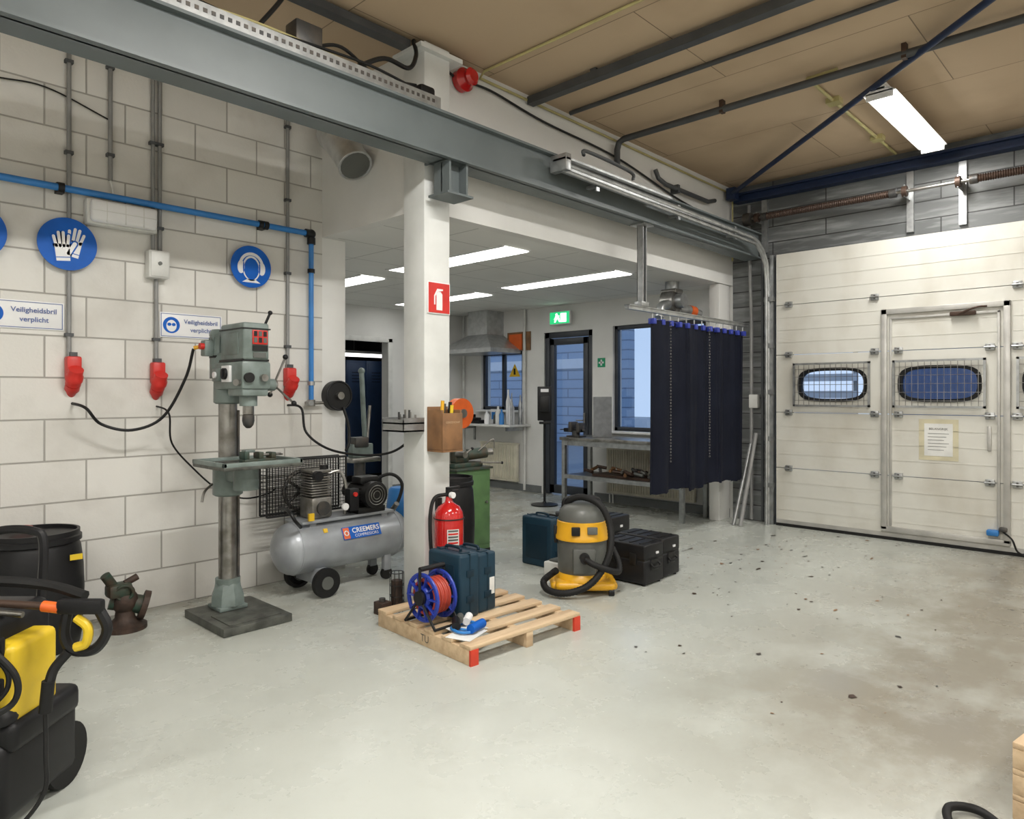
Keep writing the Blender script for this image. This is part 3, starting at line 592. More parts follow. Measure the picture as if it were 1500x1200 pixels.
b.cyl((1.895,4.02,1.47),(1.86,4.0,1.47),.02,'steel'); b.cyl((1.93,3.99,1.50),(1.93,3.965,1.50),.03,'blackm'); b.cyl((2.02,3.99,1.5),(2.02,3.955,1.5),.022,'steel')
b.done()
b=B('power_cable')
b.tube([s1,(1.27,4.70,1.32),(1.36,4.72,1.22),(1.52,4.68,1.18),(1.68,4.62,1.26),(1.78,4.53,1.50),(1.80,4.455,1.685)],.009,'cable'); b.done()
b=B('power_cable')
b.tube([s2,(1.75,4.72,1.28),(1.80,4.80,1.08),(1.95,4.83,.90),(2.12,4.83,.74),(2.3,4.82,.66),(2.46,4.78,.68),(2.5,4.74,.72)],.006,'cable'); b.done()
b=B('power_cable')
b.tube([s3,(2.68,4.70,1.30),(2.70,4.66,1.12),(2.80,4.52,1.0),(2.93,4.3,.96),(3.03,4.1,.98),(3.05,3.92,1.06),(3.02,3.8,1.16)],.009,'cable'); b.done()
# ------------------------------------------------------------ compressor
b=B('air_compressor'); ty,tz,tr=4.45,.33,.18
b.lathe([(.001,0),(.06,.005),(.11,.022),(.15,.05),(.172,.085),(.18,.12),(.18,.95),(.172,.985),(.15,1.02),(.11,1.048),(.06,1.065),(.001,1.07)],(2.34,ty,tz),'tank',axis=(1,0,0),seg=40)
b.torus((2.46,ty,tz),.180,.004,'tank',axis=(1,0,0),seg=40,k=6); b.torus((3.28,ty,tz),.180,.004,'tank',axis=(1,0,0),seg=40,k=6)
for y in(4.26,4.62):
    b.cyl((2.62,y-.02 if y<4.4 else y,.10),(2.62,y+.02 if y<4.4 else y+.04,.10),.10,'rubber',seg=32); b.cyl((2.62,y-.025,.10),(2.62,y+.025,.10),.045,'vgrey'); b.torus((2.62,y,.10),.086,.016,'rubber',axis=(0,1,0))
b.box(2.58,2.66,4.28,4.62,.08,.19,'tank',.005)
for y in(4.36,4.54): b.cyl((3.2,y-.015,.045),(3.2,y+.015,.045),.045,'rubber'); b.box(3.17,3.23,y-.02,y+.02,.07,.20,'tank',.004)
b.box(2.48,3.25,4.33,4.57,.505,.525,'tank',.004); b.box(2.55,2.6,4.35,4.55,.46,.51,'tank'); b.box(3.15,3.2,4.35,4.55,.46,.51,'tank')
b.box(2.57,2.74,4.36,4.54,.525,.68,'steel',.025); b.cyl((2.655,4.36,.60),(2.655,4.34,.60),.05,'dsteel')
for k in range(9): b.box(2.575-.006*(k%2),2.735+.006*(k%2),4.37,4.53,.685+k*.018,.695+k*.018,'steel' if k<8 else 'dsteel',.003)
b.box(2.60,2.71,4.39,4.51,.68,.86,'dsteel'); b.box(2.58,2.73,4.37,4.53,.845,.87,'steel',.006); b.cyl((2.61,4.33,.83),(2.61,4.37,.83),.035,'black'); b.cyl((2.69,4.40,.87),(2.69,4.40,.90),.03,'black')
b.tube([(2.73,4.43,.83),(2.82,4.40,.84),(2.86,4.38,.72),(2.86,4.4,.53)],.012,'steel')
b.lathe([(.06,0),(.098,.005),(.098,.07),(.09,.075),(.09,.26),(.075,.28)],(3.05,4.27,.66),'blackm',axis=(0,1,0))
for k in range(18):
    a=k*2*math.pi/18; b.box(-.003,.003,.088,.1,0,.17,'blackm',X=Matrix.Translation((3.05,4.35,.66))@Matrix.Rotation(R(-90),4,'X')@Matrix.Rotation(a,4,'Z'))
for rr in(.03,.05,.07): b.torus((3.05,4.268,.66),rr,.003,'steel',axis=(0,1,0),k=5)
b.box(2.93,3.17,4.33,4.53,.525,.57,'blackm',.006); b.box(2.97,3.13,4.36,4.48,.74,.79,'blackm',.008)
b.box(2.84,2.92,4.30,4.37,.56,.72,'black',.01); b.cyl((2.88,4.3,.68),(2.88,4.285,.68),.016,'red'); b.cyl((2.80,4.31,.60),(2.80,4.29,.60),.025,'signw')
b.box(2.52,2.56,4.31,4.33,.53,.58,'amber')
gx0,gx1,gz0,gz1,gy0,gy1=2.36,3.0,.54,.93,4.60,4.70
for z in(gz0,gz1): 
    for y in(gy0,gy1): b.cyl((gx0,y,z),(gx1,y,z),.008,'blackm',seg=8)
for x in(gx0,gx1):
    for y in(gy0,gy1): b.cyl((x,y,gz0),(x,y,gz1),.008,'blackm',seg=8)
for k in range(1,28): b.cyl((gx0+k*(gx1-gx0)/28,gy0,gz0),(gx0+k*(gx1-gx0)/28,gy0,gz1),.0026,'blackm',seg=5); b.cyl((gx0+k*(gx1-gx0)/28,gy1,gz0),(gx0+k*(gx1-gx0)/28,gy1,gz1),.0026,'blackm',seg=5)
for k in range(1,15): b.cyl((gx0,gy0,gz0+k*(gz1-gz0)/15),(gx1,gy0,gz0+k*(gz1-gz0)/15),.0026,'blackm',seg=5); b.cyl((gx0,gy1,gz0+k*(gz1-gz0)/15),(gx1,gy1,gz0+k*(gz1-gz0)/15),.0026,'blackm',seg=5)
for k in range(1,8): b.cyl((gx0,gy0,gz0+k*(gz1-gz0)/8),(gx0,gy1,gz0+k*(gz1-gz0)/8),.003,'blackm',seg=5)
b.torus((2.655,4.645,.70),.14,.014,'dsteel',axis=(0,1,0)); b.cyl((2.655,4.54,.70),(2.655,4.66,.70),.03,'dsteel')
for a in range(5): b.cyl((2.655,4.645,.70),(2.655+.14*math.cos(a*1.2566),4.645,.70+.14*math.sin(a*1.2566)),.012,'dsteel',seg=8)
b.cyl((3.05,4.54,.66),(3.05,4.66,.66),.05,'dsteel')
b.box(2.6,2.64,4.55,4.62,.5,.56,'blackm')
b.tube([(3.12,4.5,.72),(3.3,4.45,.78),(3.38,4.4,.70),(3.33,4.4,.55),(3.25,4.4,.5)],.013,'cable'); b.cyl((3.3,4.42,.5),(3.3,4.36,.56),.02,'steel')
b.tube([(2.45,4.3,.5),(2.38,4.25,.56),(2.36,4.3,.62),(2.4,4.5,.62)],.012,'blackm')
T=Matrix.Translation((2.93,4.45,.33))@Matrix.Rotation(R(-26),4,'X'); X=T@faceY(0,-.183,0)
b.box(-.16,.16,-.045,.045,-.002,.001,'blue',X=X); b.text('CREEMERS',.05,X@Matrix.Translation((.035,.012,.0025)),'signw',bold=.001); b.text('COMPRESSORS',.030,X@Matrix.Translation((.035,-.026,.0025)),'signw')
b.box(-.155,-.105,-.04,.04,.001,.002,'orange',X=X); b.torus((-.13,0,.003),.016,.004,'signw',X=X,k=5)
b.box(-.30,-.27,.03,.06,-.01,.001,'amber',X=X)
b.done()
# ------------------------------------------------------------ pallet and its load
T=Matrix.Translation((2.46,2.63,0))@Matrix.Rotation(R(-3.6),4,'Z')
b=B('wooden_pallet',T)
for x in(0,.40,.79):
    b.box(x,x+.05,0,.88,0.0,.082,'wood',.003)
    if x!=.40: b.box(x-.001,x+.051,-.003,.012,0,.083,'redp')
for k in range(6): b.box(-.002,.842,k*.158,k*.158+.09,.082,.102,'wood',.003)
b.text('TU',.06,fr((-.0015,.40,.042),(0,-1,0),(0,0,1)),'dsteel')
b.done()
def toolcase(x0,x1,y0,y1,z0,z1,name='power_tool_case',m='teal',m2='teal2',label=False):
    b=B(name); b.box(x0,x1,y0,y1,z0,z1,m,.018,seg=3); xm=(x0+x1)/2
    b.box(xm-.004,xm+.004,y0-.002,y1+.002,z0+.01,z1+.002,m2)
    ym=(y0+y1)/2
    b.tube([(xm,ym-.06,z1-.005),(xm,ym-.055,z1+.022),(xm,ym+.055,z1+.022),(xm,ym+.06,z1-.005)],.009,m2)
    for y in(y0+.05,y1-.05): b.box(xm-.03,xm+.03,y-.018,y+.018,z1-.01,z1+.006,m2,.003)
    for k in(.3,.7):
        z=z0+(z1-z0)*k; b.box(xm-.028,xm+.028,y0-.006,y0+.01,z-.02,z+.02,m2,.003)
    b.box(x0-.004,x0+.01,y0+.05,y1-.05,z0+.06,z1-.06,m2,.004); b.box(x1-.01,x1+.004,y0+.05,y1-.05,z0+.06,z1-.06,m2,.004)
    if label: b.box(xm+.015,xm+.055,y0-.003,y0,z0+.10,z0+.2,'paper')
    b.done()
toolcase(2.695,2.85,2.97,3.26,.103,.475); toolcase(2.86,3.01,2.99,3.28,.103,.455,label=True)
toolcase(4.27,4.42,3.62,3.95,0,.40); toolcase(4.44,4.58,3.66,3.98,0,.36,m='black',m2='blackm')
b=B('grey_tool_box'); b.box(4.10,4.28,3.40,3.56,0,.11,'offw',.012); b.box(4.13,4.25,3.43,3.53,.11,.125,'vgrey',.004); b.done()
b=B('cable_reel'); c=Vector((2.56,3.07,.26))
for x in(2.505,2.635): 
    b.torus((x,c.y,c.z),.130,.009,'reelb',axis=(1,0,0)); b.torus((x,c.y,c.z),.05,.014,'reelb',axis=(1,0,0)); b.torus((x,c.y,c.z),.118,.007,'reelb',axis=(1,0,0))
    for k in range(10):
        a=k*2*math.pi/10; b.box(-.003,.003,.05,.13,-.014,.014,'reelb',X=Matrix.Translation((x,c.y,c.z))@Matrix.Rotation(R(90),4,'Y')@Matrix.Rotation(a,4,'Z'))
b.cyl((2.505,c.y,c.z),(2.635,c.y,c.z),.06,'reelb')
for k in range(8): b.torus((2.518+k*.0148,c.y,c.z),.092+.004*(k%2),.009,'rcable',axis=(1,0,0))
b.cyl((2.47,c.y,c.z),(2.49,c.y,c.z),.04,'black')
for x in(2.482,2.658):
    b.tube([(x,c.y-.13,.110),(x,c.y,.26),(x,c.y+.13,.110)],.008,'blackm',curve=False)
    b.tube([(x,c.y,.26),(x,c.y,.42)],.008,'blackm',curve=False)
b.cyl((2.482,c.y,.42),(2.658,c.y,.42),.014,'black'); b.cyl((2.482,c.y-.13,.11),(2.658,c.y-.13,.11),.008,'blackm'); b.cyl((2.482,c.y+.13,.11),(2.658,c.y+.13,.11),.008,'blackm')
b.done()
b=B('plug_adapter')
b.tube([(2.57,2.86,.118),(2.60,2.80,.118),(2.68,2.82,.118),(2.70,2.88,.12),(2.62,2.91,.118),(2.55,2.88,.12),(2.54,2.80,.118),(2.58,2.76,.118)],.008,'bpipe'); b.cyl((2.58,2.76,.135),(2.70,2.79,.135),.025,'blue'); b.cyl((2.55,2.84,.14),(2.60,2.90,.15),.024,'black'); b.cyl((2.64,2.86,.14),(2.70,2.90,.15),.022,'signw'); b.cyl((2.61,2.88,.15),(2.66,2.93,.15),.02,'vgrey')
b.done()
b=B('paper_sheet'); 
for k,(x,y,a) in enumerate(((2.58,2.79,.3),(2.64,2.86,-.2))):
    T2=Matrix.Translation((x,y,.1035+.002*k))@Matrix.Rotation(a,4,'Z'); b.box(-.10,.10,-.075,.075,0,.001,'paper',X=T2)
b.done()
b=B('welding_rod_holder')
wx,wy=2.77,3.66
for z in(.10,.17,.25): b.torus((wx,wy,z),.045,.003,'blackm')
for k in range(10):
    a=k*2*math.pi/10; b.cyl((wx+.045*math.cos(a),wy+.045*math.sin(a),.0),(wx+.045*math.cos(a),wy+.045*math.sin(a),.25),.0025,'blackm',seg=5)
b.cyl((wx,wy,.0),(wx,wy,.20),.034,'rust')
b.box(2.63,2.71,3.63,3.72,0,.08,'rust',.006); b.cyl((2.67,3.68,.08),(2.67,3.68,.10),.02,'dsteel'); b.done()
# ------------------------------------------------------------ vacuum cleaner
yaw=R(-46.46)
def camfr(x,y,a=0): return Matrix.Translation((x,y,0))@Matrix.Rotation(yaw+a,4,'Z')
b=B('vacuum_cleaner',camfr(3.99,3.10))
b.box(-.20,.22,-.19,.19,.035,.10,'yellow',.03,seg=3); b.box(-.23,.24,-.14,.12,.03,.085,'yellow',.025,seg=3)
b.lathe([(.19,.09),(.185,.12),(.175,.13),(.17,.14)],(0,0,0),'yellow')
b.lathe([(.155,.12),(.17,.14),(.175,.26),(.178,.37),(.17,.375)],(0,0,0),'vgrey'); b.box(-.08,.08,-.185,-.15,.15,.33,'vgrey',.015)
b.lathe([(.178,.37),(.192,.375),(.192,.40),(.185,.41),(.178,.50),(.165,.51)],(0,0,0),'yellow')
b.lathe([(.172,.505),(.172,.53),(.16,.575),(.13,.61),(.08,.625),(.001,.628)],(0,0,0),'vgrey')
b.box(-.19,.19,-.03,.03,.53,.56,'black',.01); b.tube([(-.14,0,.58),(-.10,0,.66),(.10,0,.66),(.14,0,.58)],.013,'black')
b.box(-.09,-.03,-.195,-.17,.42,.48,'black',.006); b.box(.02,.09,-.196,-.17,.43,.48,'vgrey',.004); b.box(-.2,-.175,-.03,.03,.34,.46,'black',.005)
b.cyl((0,-.17,.27),(0,-.24,.27),.035,'black')
for x,y in((-.17,-.16),(.19,-.16),(-.17,.15),(.19,.15)): b.cyl((x-.018,y,.028),(x+.018,y,.028),.028,'black'); 
b.tube([(-.13,.06,.52),(-.10,0,.63),(.0,-.05,.67),(.12,-.12,.62),(.18,-.16,.48),(.17,-.22,.32),(.10,-.25,.18),(0,-.27,.09),(-.14,-.26,.045),(-.25,-.20,.05),(-.28,-.12,.09),(-.22,-.1,.14),(-.19,-.13,.17)],.022,'rubber',12,n=14,ribs=.12)
b.tube([(0,-.24,.27),(.06,-.27,.24),(.16,-.25,.20),(.24,-.16,.17),(.25,-.08,.22),(.22,0,.3)],.020,'rubber',12,n=10,ribs=.12)
b.done()
def fcase(x0,x1,y0,y1,z1):
    b=B('flight_case'); b.box(x0,x1,y0,y1,0.012,z1*.62,'black',.014,seg=3); b.box(x0,x1,y0,y1,z1*.63,z1,'black',.014,seg=3); b.box(x0+.006,x1-.006,y0+.006,y1-.006,.02,z1-.02,'blackm')
    for y in(y0+.10,y1-.10): b.box(x0-.008,x0+.004,y-.03,y+.03,z1*.5,z1*.78,'blackm',.004)
    xm=(x0+x1)/2; b.box(xm-.05,xm+.05,y0-.006,y0+.004,z1*.35,z1*.62,'blackm',.004); b.tube([(xm-.05,y0-.004,z1*.52),(xm-.045,y0-.028,z1*.45),(xm+.045,y0-.028,z1*.45),(xm+.05,y0-.004,z1*.52)],.008,'rubber')
    for k in range(4): b.box(x0+.03,x1-.03,y0+.05+k*.09,min(y1-.02,y0+.07+k*.09),z1,z1+.006,'black',.002)
    for x in(x0+.03,x1-.03):
        for y in(y0+.03,y1-.03): b.cyl((x,y,0),(x,y,.014),.015,'rubber')
    b.box(xm+.02,xm+.05,y0-.0075,y0,z1*.74,z1*.79,'signw')
    b.done()
fcase(4.345,4.60,2.80,3.2,.30); fcase(4.62,4.87,2.82,3.24,.305); fcase(4.78,5.12,3.45,3.83,.36)
# ------------------------------------------------------------ drums, cabinet, saw
def drum(name,x,y,r,h,m='black'):
    b=B(name); b.lathe([(r*.9,0),(r*.93,.02),(r*.96,h*.1),(r,h*.3),(r*1.02,h*.5),(r,h*.7),(r*.95,h*.86),(r*.90,h*.9),(r*.97,h*.91),(r*.97,h*.95),(r*.93,h*.96),(r*.93,h),(r*.87,h),(r*.87,h*.97),(.001,h*.97)],(x,y,0),m,seg=40); return b
b=drum('plastic_drum',3.72,4.22,.195,.745); b.done()
b=drum('plastic_drum',.98,4.56,.235,.65)
b.torus((.93,4.62,.66),.05,.012,'red',axis=(0,0,1)); b.box(1.10,1.16,4.345,4.352,.50,.53,'kyel',X=None); b.done()
b=B('green_machine_cabinet'); b.box(4.0,4.4,4.45,4.95,.03,.74,'cgreen',.008); b.box(4.02,4.38,4.443,4.45,.08,.70,'cgreen',.004); b.box(3.993,4.0,4.49,4.91,.08,.70,'cgreen',.004); b.box(4.0,4.4,4.45,4.95,0,.035,'blackm'); b.cyl((4.34,4.443,.45),(4.34,4.425,.45),.012,'steel'); b.box(3.98,4.42,4.43,4.97,.74,.76,'dgreen',.004)
b.done()
b=B('cut_off_saw')
b.box(4.02,4.36,4.5,4.9,.76,.80,'dgreen',.01); b.box(4.08,4.24,4.55,4.75,.80,.90,'dgreen',.015); b.cyl((4.26,4.6,.86),(4.42,4.52,.88),.05,'dgreen'); b.cyl((4.42,4.52,.88),(4.47,4.49,.885),.03,'steel')
b.cyl((4.10,4.55,.88),(4.10,4.45,.88),.03,'steel'); b.cyl((4.10,4.46,.88),(4.17,4.44,.93),.008,'steel'); b.sphere((4.17,4.44,.93),.014,'black'); b.cyl((4.3,4.46,.80),(4.48,4.38,.79),.007,'steel'); b.sphere((4.48,4.38,.79),.013,'black')
b.cyl((4.22,4.8,.80),(4.22,4.72,1.12),.03,'dgreen'); b.cyl((4.24,4.72,1.23),(4.24,4.64,1.23),.135,'orange',seg=36); b.cyl((4.24,4.64,1.23),(4.24,4.62,1.23),.04,'steel'); b.cyl((4.24,4.72,1.17),(4.24,4.88,1.17),.06,'dgreen')
b.cyl((4.0,4.55,.80),(4.0,4.55,.99),.012,'steel'); b.box(3.95,4.06,4.5,4.6,.95,1.0,'dsteel',.008)
b.tube([(4.3,4.5,.9),(4.42,4.44,1.0),(4.44,4.44,.92)],.006,'steel'); b.done()
b=B('lever_shear'); 
b.box(3.40,3.80,5.1,5.5,0,.03,'dsteel'); b.cyl((3.6,5.3,.03),(3.6,5.3,.80),.05,'dsteel'); b.box(3.46,3.76,5.2,5.4,.80,.84,'steel',.005)
b.box(3.5,3.72,5.26,5.34,.84,.96,'drill',.01); b.cyl((3.66,5.3,.9),(3.62,5.3,1.60),.022,'drill'); b.cyl((3.68,5.3,1.0),(3.71,5.3,1.3),.014,'steel'); b.box(3.52,3.66,5.24,5.36,.93,1.02,'dsteel',.01); b.sphere((3.62,5.3,1.61),.03,'drill')
b.done()
b=B('blue_waste_bag'); b.lathe([(.12,0),(.14,.05),(.13,.2),(.14,.35),(.12,.5),(.10,.52)],(4.1,5.35,0),'bpipe',seg=14); b.done()
# ------------------------------------------------------------ annex: doors / windows
b=B('door_1')
for (y0,y1,z0,z1) in((6.42,6.5,0,2.27),(5.65,5.73,0,2.27),(5.65,6.5,2.19,2.27),(6.33,6.41,.02,2.18),(5.74,5.82,.02,2.18),(5.74,6.41,.02,.14),(5.74,6.41,2.09,2.18)): b.box(7.52,7.58,y0,y1,z0,z1,'frame',.004)
b.box(7.545,7.55,5.8,6.35,.12,2.1,'glass'); b.box(7.49,7.52,5.77,5.80,.95,1.15,'steel',.004); b.cyl((7.47,5.79,1.05),(7.47,5.90,1.05),.01,'steel'); b.done()
def window(name,y0,y1,z0,z1,mull=()):
    b=B(name); t=.05
    for (a,c,e,f) in((y0,y0+t,z0,z1),(y1-t,y1,z0,z1),(y0,y1,z0,z0+t),(y0,y1,z1-t,z1)): b.box(7.54,7.6,a,c,e,f,'frame',.004)
    for m in mull: b.box(7.54,7.6,m-.025,m+.025,z0,z1,'frame',.004)
    b.box(7.565,7.57,y0+.03,y1-.03,z0+.03,z1-.03,'glass'); b.box(7.40,7.54,y0-.03,y1+.03,z0-.03,z0,'signw',.004); b.done()
window('window_1',4.0,5.32,.93,2.29,(4.66,)); window('window_2',6.92,7.78,1.17,2.04,(7.35,))
def radiator(y0,y1,z0,z1):
    b=B('radiator'); b.box(7.40,7.46,y0,y1,z0,z1,'rad',.006)
    n=int((y1-y0)/.035)
    for k in range(n): yy=y0+.02+k*(y1-y0-.03)/n; b.box(7.388,7.40,yy,yy+.018,z0+.03,z1-.03,'rad',.003)
    b.box(7.385,7.47,y0-.005,y1+.005,z1-.01,z1+.01,'rad',.003); b.cyl((7.43,y1-.03,z0),(7.43,y1-.03,0.0),.009,'offw'); b.cyl((7.43,y1-.08,z0),(7.43,y1-.08,0),.009,'offw')
    for y in(y0+.1,y1-.1): b.box(7.45,7.498,y,y+.03,z0+.1,z0+.2,'rad')
    b.done()
radiator(6.95,7.7,.13,.68); radiator(4.1,5.35,.13,.72)
b=B('exit_sign'); b.box(7.40,7.44,5.95,6.32,2.36,2.54,'signw',.005); X=faceX(7.40,6.135,2.45)
b.box(-.17,.17,-.08,.08,0,.003,'exit',X=X); b.box(.02,.12,-.06,.06,.003,.005,'exitw',X=X)
b.prism(ell(-.05,.045,.018,.018,14),X,.006,'exitw')
for p in([(-.09,-.06),(-.07,-.06),(-.03,.0),(-.04,.03),(-.07,.02)],[(-.04,-.0),(.0,-.06),(.015,-.05),(-.01,.02)],[(-.08,.0),(-.1,-.02),(-.05,.03),(-.0,.02),(.0,.03),(-.05,.04)]): b.prism(p,X,.006,'exitw')
b.box(7.44,7.5,6.1,6.17,2.42,2.48,'signw'); b.done()
b=B('first_aid_sign'); X=faceX(7.497,5.50,1.82); b.box(-.06,.06,-.06,.06,-.003,.003,'green',X=X); b.box(-.04,.04,-.012,.012,.003,.005,'signw',X=X); b.box(-.012,.012,-.04,.04,.003,.005,'signw',X=X); b.done()
b=B('warning_sign'); X=faceX(7.48,7.05,1.74); b.prism([(-.11,-.08),(.11,-.08),(0,.11)],X,.005,'amber'); b.prism([(-.02,-.05),(.02,-.05),(.015,.04),(-.015,.04)],X,.007,'black'); b.done()
b=B('extractor_hood')
bt=[(6.88,6.95),(7.5,6.95),(7.5,8.05),(6.88,8.05)]; tp=[(7.15,7.3),(7.5,7.3),(7.5,7.7),(7.15,7.7)]
vs=[(*p,2.06) for p in bt]+[(*p,2.28) for p in tp]; b.add(vs,[(0,1,5,4),(1,2,6,5),(2,3,7,6),(3,0,4,7),(4,5,6,7),(3,2,1,0)],'duct'); b.box(6.88,7.5,6.95,8.05,2.0,2.06,'duct'); b.box(7.15,7.5,7.3,7.7,2.28,2.633,'duct'); b.done()
b=B('wooden_wall_board'); b.box(7.475,7.5,6.75,7.2,2.04,2.31,'wood2',.003); b.box(7.46,7.475,6.90,7.15,2.05,2.28,'orange'); b.done()
b=B('wall_shelf'); b.box(7.05,7.5,6.75,8.0,.94,.97,'offw',.004)
for y in(6.85,7.9): b.box(7.1,7.5,y,y+.03,.88,.94,'galv'); b.box(7.47,7.5,y,y+.03,.7,.94,'galv')
b.done()
b=B('bottle_collection')
for k,(x,y,h,r,m) in enumerate(((7.2,6.85,.30,.04,'signw'),(7.3,6.95,.36,.045,'signw'),(7.15,7.0,.22,.035,'bpipe'),(7.35,6.82,.42,.03,'galv'),(7.2,7.12,.26,.04,'offw'),(7.3,7.25,.18,.05,'vgrey'),(7.15,7.3,.2,.04,'signw'),(7.34,7.05,.5,.035,'signw'),(7.15,6.80,.45,.02,'galv'))):
    b.lathe([(r,0),(r,h*.65),(r*.5,h*.8),(r*.4,h*.85),(r*.4,h),(.001,h)],(x,y,.971),m,seg=14)
b.done()
b=B('desk_telephone'); b.box(7.12,7.34,7.45,7.7,.971,1.02,'black',.01); b.box(7.14,7.2,7.46,7.69,1.02,1.06,'black',.015); b.box(7.14,7.36,7.75,7.95,.971,1.10,'blackm',.01); b.done()
b=B('wall_notice'); X=faceX(7.39,7.36,1.08); b.box(-.1,.1,-.108,.1,-.01,.003,'signw',X=X); b.box(-.08,.08,-.05,.06,.003,.005,'bpipe',X=X); b.done()
b=B('annex_wall_pipe'); b.cyl((7.46,6.84,0.02),(7.46,6.84,2.63),.02,'offw'); b.cyl((7.46,8.14,.02),(7.46,8.14,2.63),.018,'offw'); b.done()
b=B('hand_sanitiser_stand'); x,y=6.70,5.80
b.lathe([(.17,0),(.17,.015),(.03,.03),(.018,.05)],(x,y,0),'blackm',seg=24); b.cyl((x,y,.03),(x,y,1.45),.016,'blackm')
X=camfr(x,y); b.box(-.09,.09,-.03,-.01,1.07,1.50,'black',.008,X=X); b.box(-.06,.06,-.12,-.03,1.18,1.38,'blackm',.012,X=X); b.box(-.07,.07,-.13,-.02,1.03,1.06,'black',.005,X=X); b.box(-.05,.05,-.034,-.03,1.43,1.47,'signw',X=X); b.done()
b=B('workbench'); b.box(6.75,7.36,3.85,5.6,.83,.87,'steel',.005)
for x in(6.77,7.30):
    for y in(3.88,5.53): b.box(x,x+.05,y,y+.05,0,.83,'galv',.003)
b.box(6.77,7.35,3.88,5.56,.38,.40,'dsteel'); b.box(6.76,6.79,3.9,5.55,.77,.83,'galv'); b.box(6.76,6.79,3.9,5.55,.36,.41,'galv'); b.done()
b=B('bench_vise'); b.box(6.80,6.95,5.33,5.53,.871,.89,'dsteel',.005); b.cyl((6.87,5.43,.89),(6.87,5.43,.95),.05,'dsteel'); b.box(6.80,6.94,5.45,5.50,.93,1.06,'dsteel',.01); b.box(6.80,6.94,5.33,5.38,.93,1.05,'dsteel',.01); b.box(6.83,6.91,5.33,5.6,.93,.98,'blackm',.01); b.cyl((6.87,5.3,.96),(6.87,5.62,.96),.012,'steel'); b.cyl((6.79,5.62,.96),(6.95,5.62,.96),.007,'steel')
b.done()
b=B('hanging_chain')
for k in range(18): b.torus((6.735,5.45,.85-k*.025),.010,.003,'dsteel',axis=(1,0,0) if k%2 else (0,1,0),seg=8,k=4)
b.done()
b=B('galvanised_sheet'); T3=Matrix.Translation((7.0,5.12,.871))@Matrix.Rotation(R(-35),4,'Z'); b.box(-.12,.12,0,.004,0,.50,'duct',X=T3); b.box(-.12,.12,0,.06,0,.004,'duct',X=T3); b.done()
b=B('shelf_tool_pile')
for k in range(26):
    x=random.uniform(6.88,7.2); y=random.uniform(4.2,5.3); a=random.uniform(0,3.1); z=.43+random.uniform(0.01,.06); l=random.uniform(.08,.18); m=random.choice(['brown','dsteel','wood2','steel','vgrey','brown'])
    b.cyl((x-l*math.cos(a)*.5,y-l*math.sin(a)*.5,z),(x+l*math.cos(a)*.5,y+l*math.sin(a)*.5,z+.02),.02,m,seg=8)
b.box(6.9,7.2,4.3,5.2,.401,.43,'brown'); b.done()
b=B('clamp_rack')
for k in range(5): b.cyl((6.9+.08*k,3.9+.02*k,.88),(6.9+.08*k,3.95+.02*k,1.02+.03*(k%3)),.012,'dsteel')
b.box(6.85,7.3,3.88,4.1,.871,.90,'dsteel',.005); b.done()
b=B('locker_row')
for k in range(6):
    x=4.75+k*.38; b.box(x,x+.37,9.6,10.0,.1,1.95,'locker',.005); b.box(x+.03,x+.34,9.592,9.6,.15,1.9,'locker',.003)
    for j in range(4): b.box(x+.1,x+.27,9.588,9.592,1.6+j*.05,1.61+j*.05,'black')
    b.box(x+.30,x+.315,9.58,9.592,1.0,1.1,'steel')
b.box(4.75,7.0,9.6,10.0,0,.1,'blackm'); b.done()
b=B('store_glow_bar'); b.box(6.0,6.9,9.25,9.31,1.99,2.04,'dimglow'); b.box(6.0,6.9,9.24,9.32,2.04,2.08,'signw'); b.cyl((6.2,9.28,2.08),(6.2,9.28,2.5),.006,'galv',seg=6); b.cyl((6.7,9.28,2.08),(6.7,9.28,2.5),.006,'galv',seg=6); b.done()  # added glowing bar, stands in for the pale strip above the lockers
# ------------------------------------------------------------ left foreground
b=B('cast_valve_body'); x,y=1.44,4.56
b.lathe([(.12,0),(.12,.025),(.085,.04),(.055,.07),(.05,.11),(.07,.14),(.075,.18),(.06,.21)],(x,y,0),'rust')
b.cyl((x-.07,y+.03,.18),(x+.09,y-.02,.13),.055,'valve'); b.cyl((x+.085,y-.02,.132),(x+.115,y-.03,.122),.085,'rust')
b.box(x-.10,x+.03,y-.06,y+.05,.20,.28,'valve',.02); b.cyl((x-.06,y,.26),(x-.11,y-.01,.34),.028,'valve'); b.torus((x-.02,y-.06,.23),.045,.010,'valve',axis=(.3,1,.2)); b.cyl((x+.0,y,.27),(x+.07,y,.30),.02,'rust')
b.done()
b=B('pressure_washer',camfr(.56,2.82))
b.box(-.33,.075,-.18,.22,.04,.30,'black',.04,seg=3); b.box(-.30,.095,-.15,.2,.26,.36,'black',.03,seg=3)
b.box(-.02,.075,-.13,.10,.34,.60,'kyel',.025,seg=3); b.box(-.30,.0,-.16,.19,.34,.68,'black',.04,seg=3); b.box(-.02,.05,-.14,-.12,.55,.63,'black',.008); b.box(-.01,.05,-.138,-.12,.44,.50,'black',.006)
b.lathe([(.05,-.06),(.16,-.055),(.16,-.04),(.13,-.035),(.13,.035),(.16,.04),(.16,.055),(.05,.06)],(-.14,-.21,.53),'black',axis=(0,1,0),seg=36)
for k in range(4): b.torus((-.14,-.235+.017*k,.53),.138,.010,'rubber',axis=(0,1,0))
b.tube([(-.12,-.29,.52),(-.05,-.30,.56),(-.02,-.31,.56)],.014,'black'); b.cyl((-.02,-.35,.56),(-.02,-.27,.56),.018,'black')
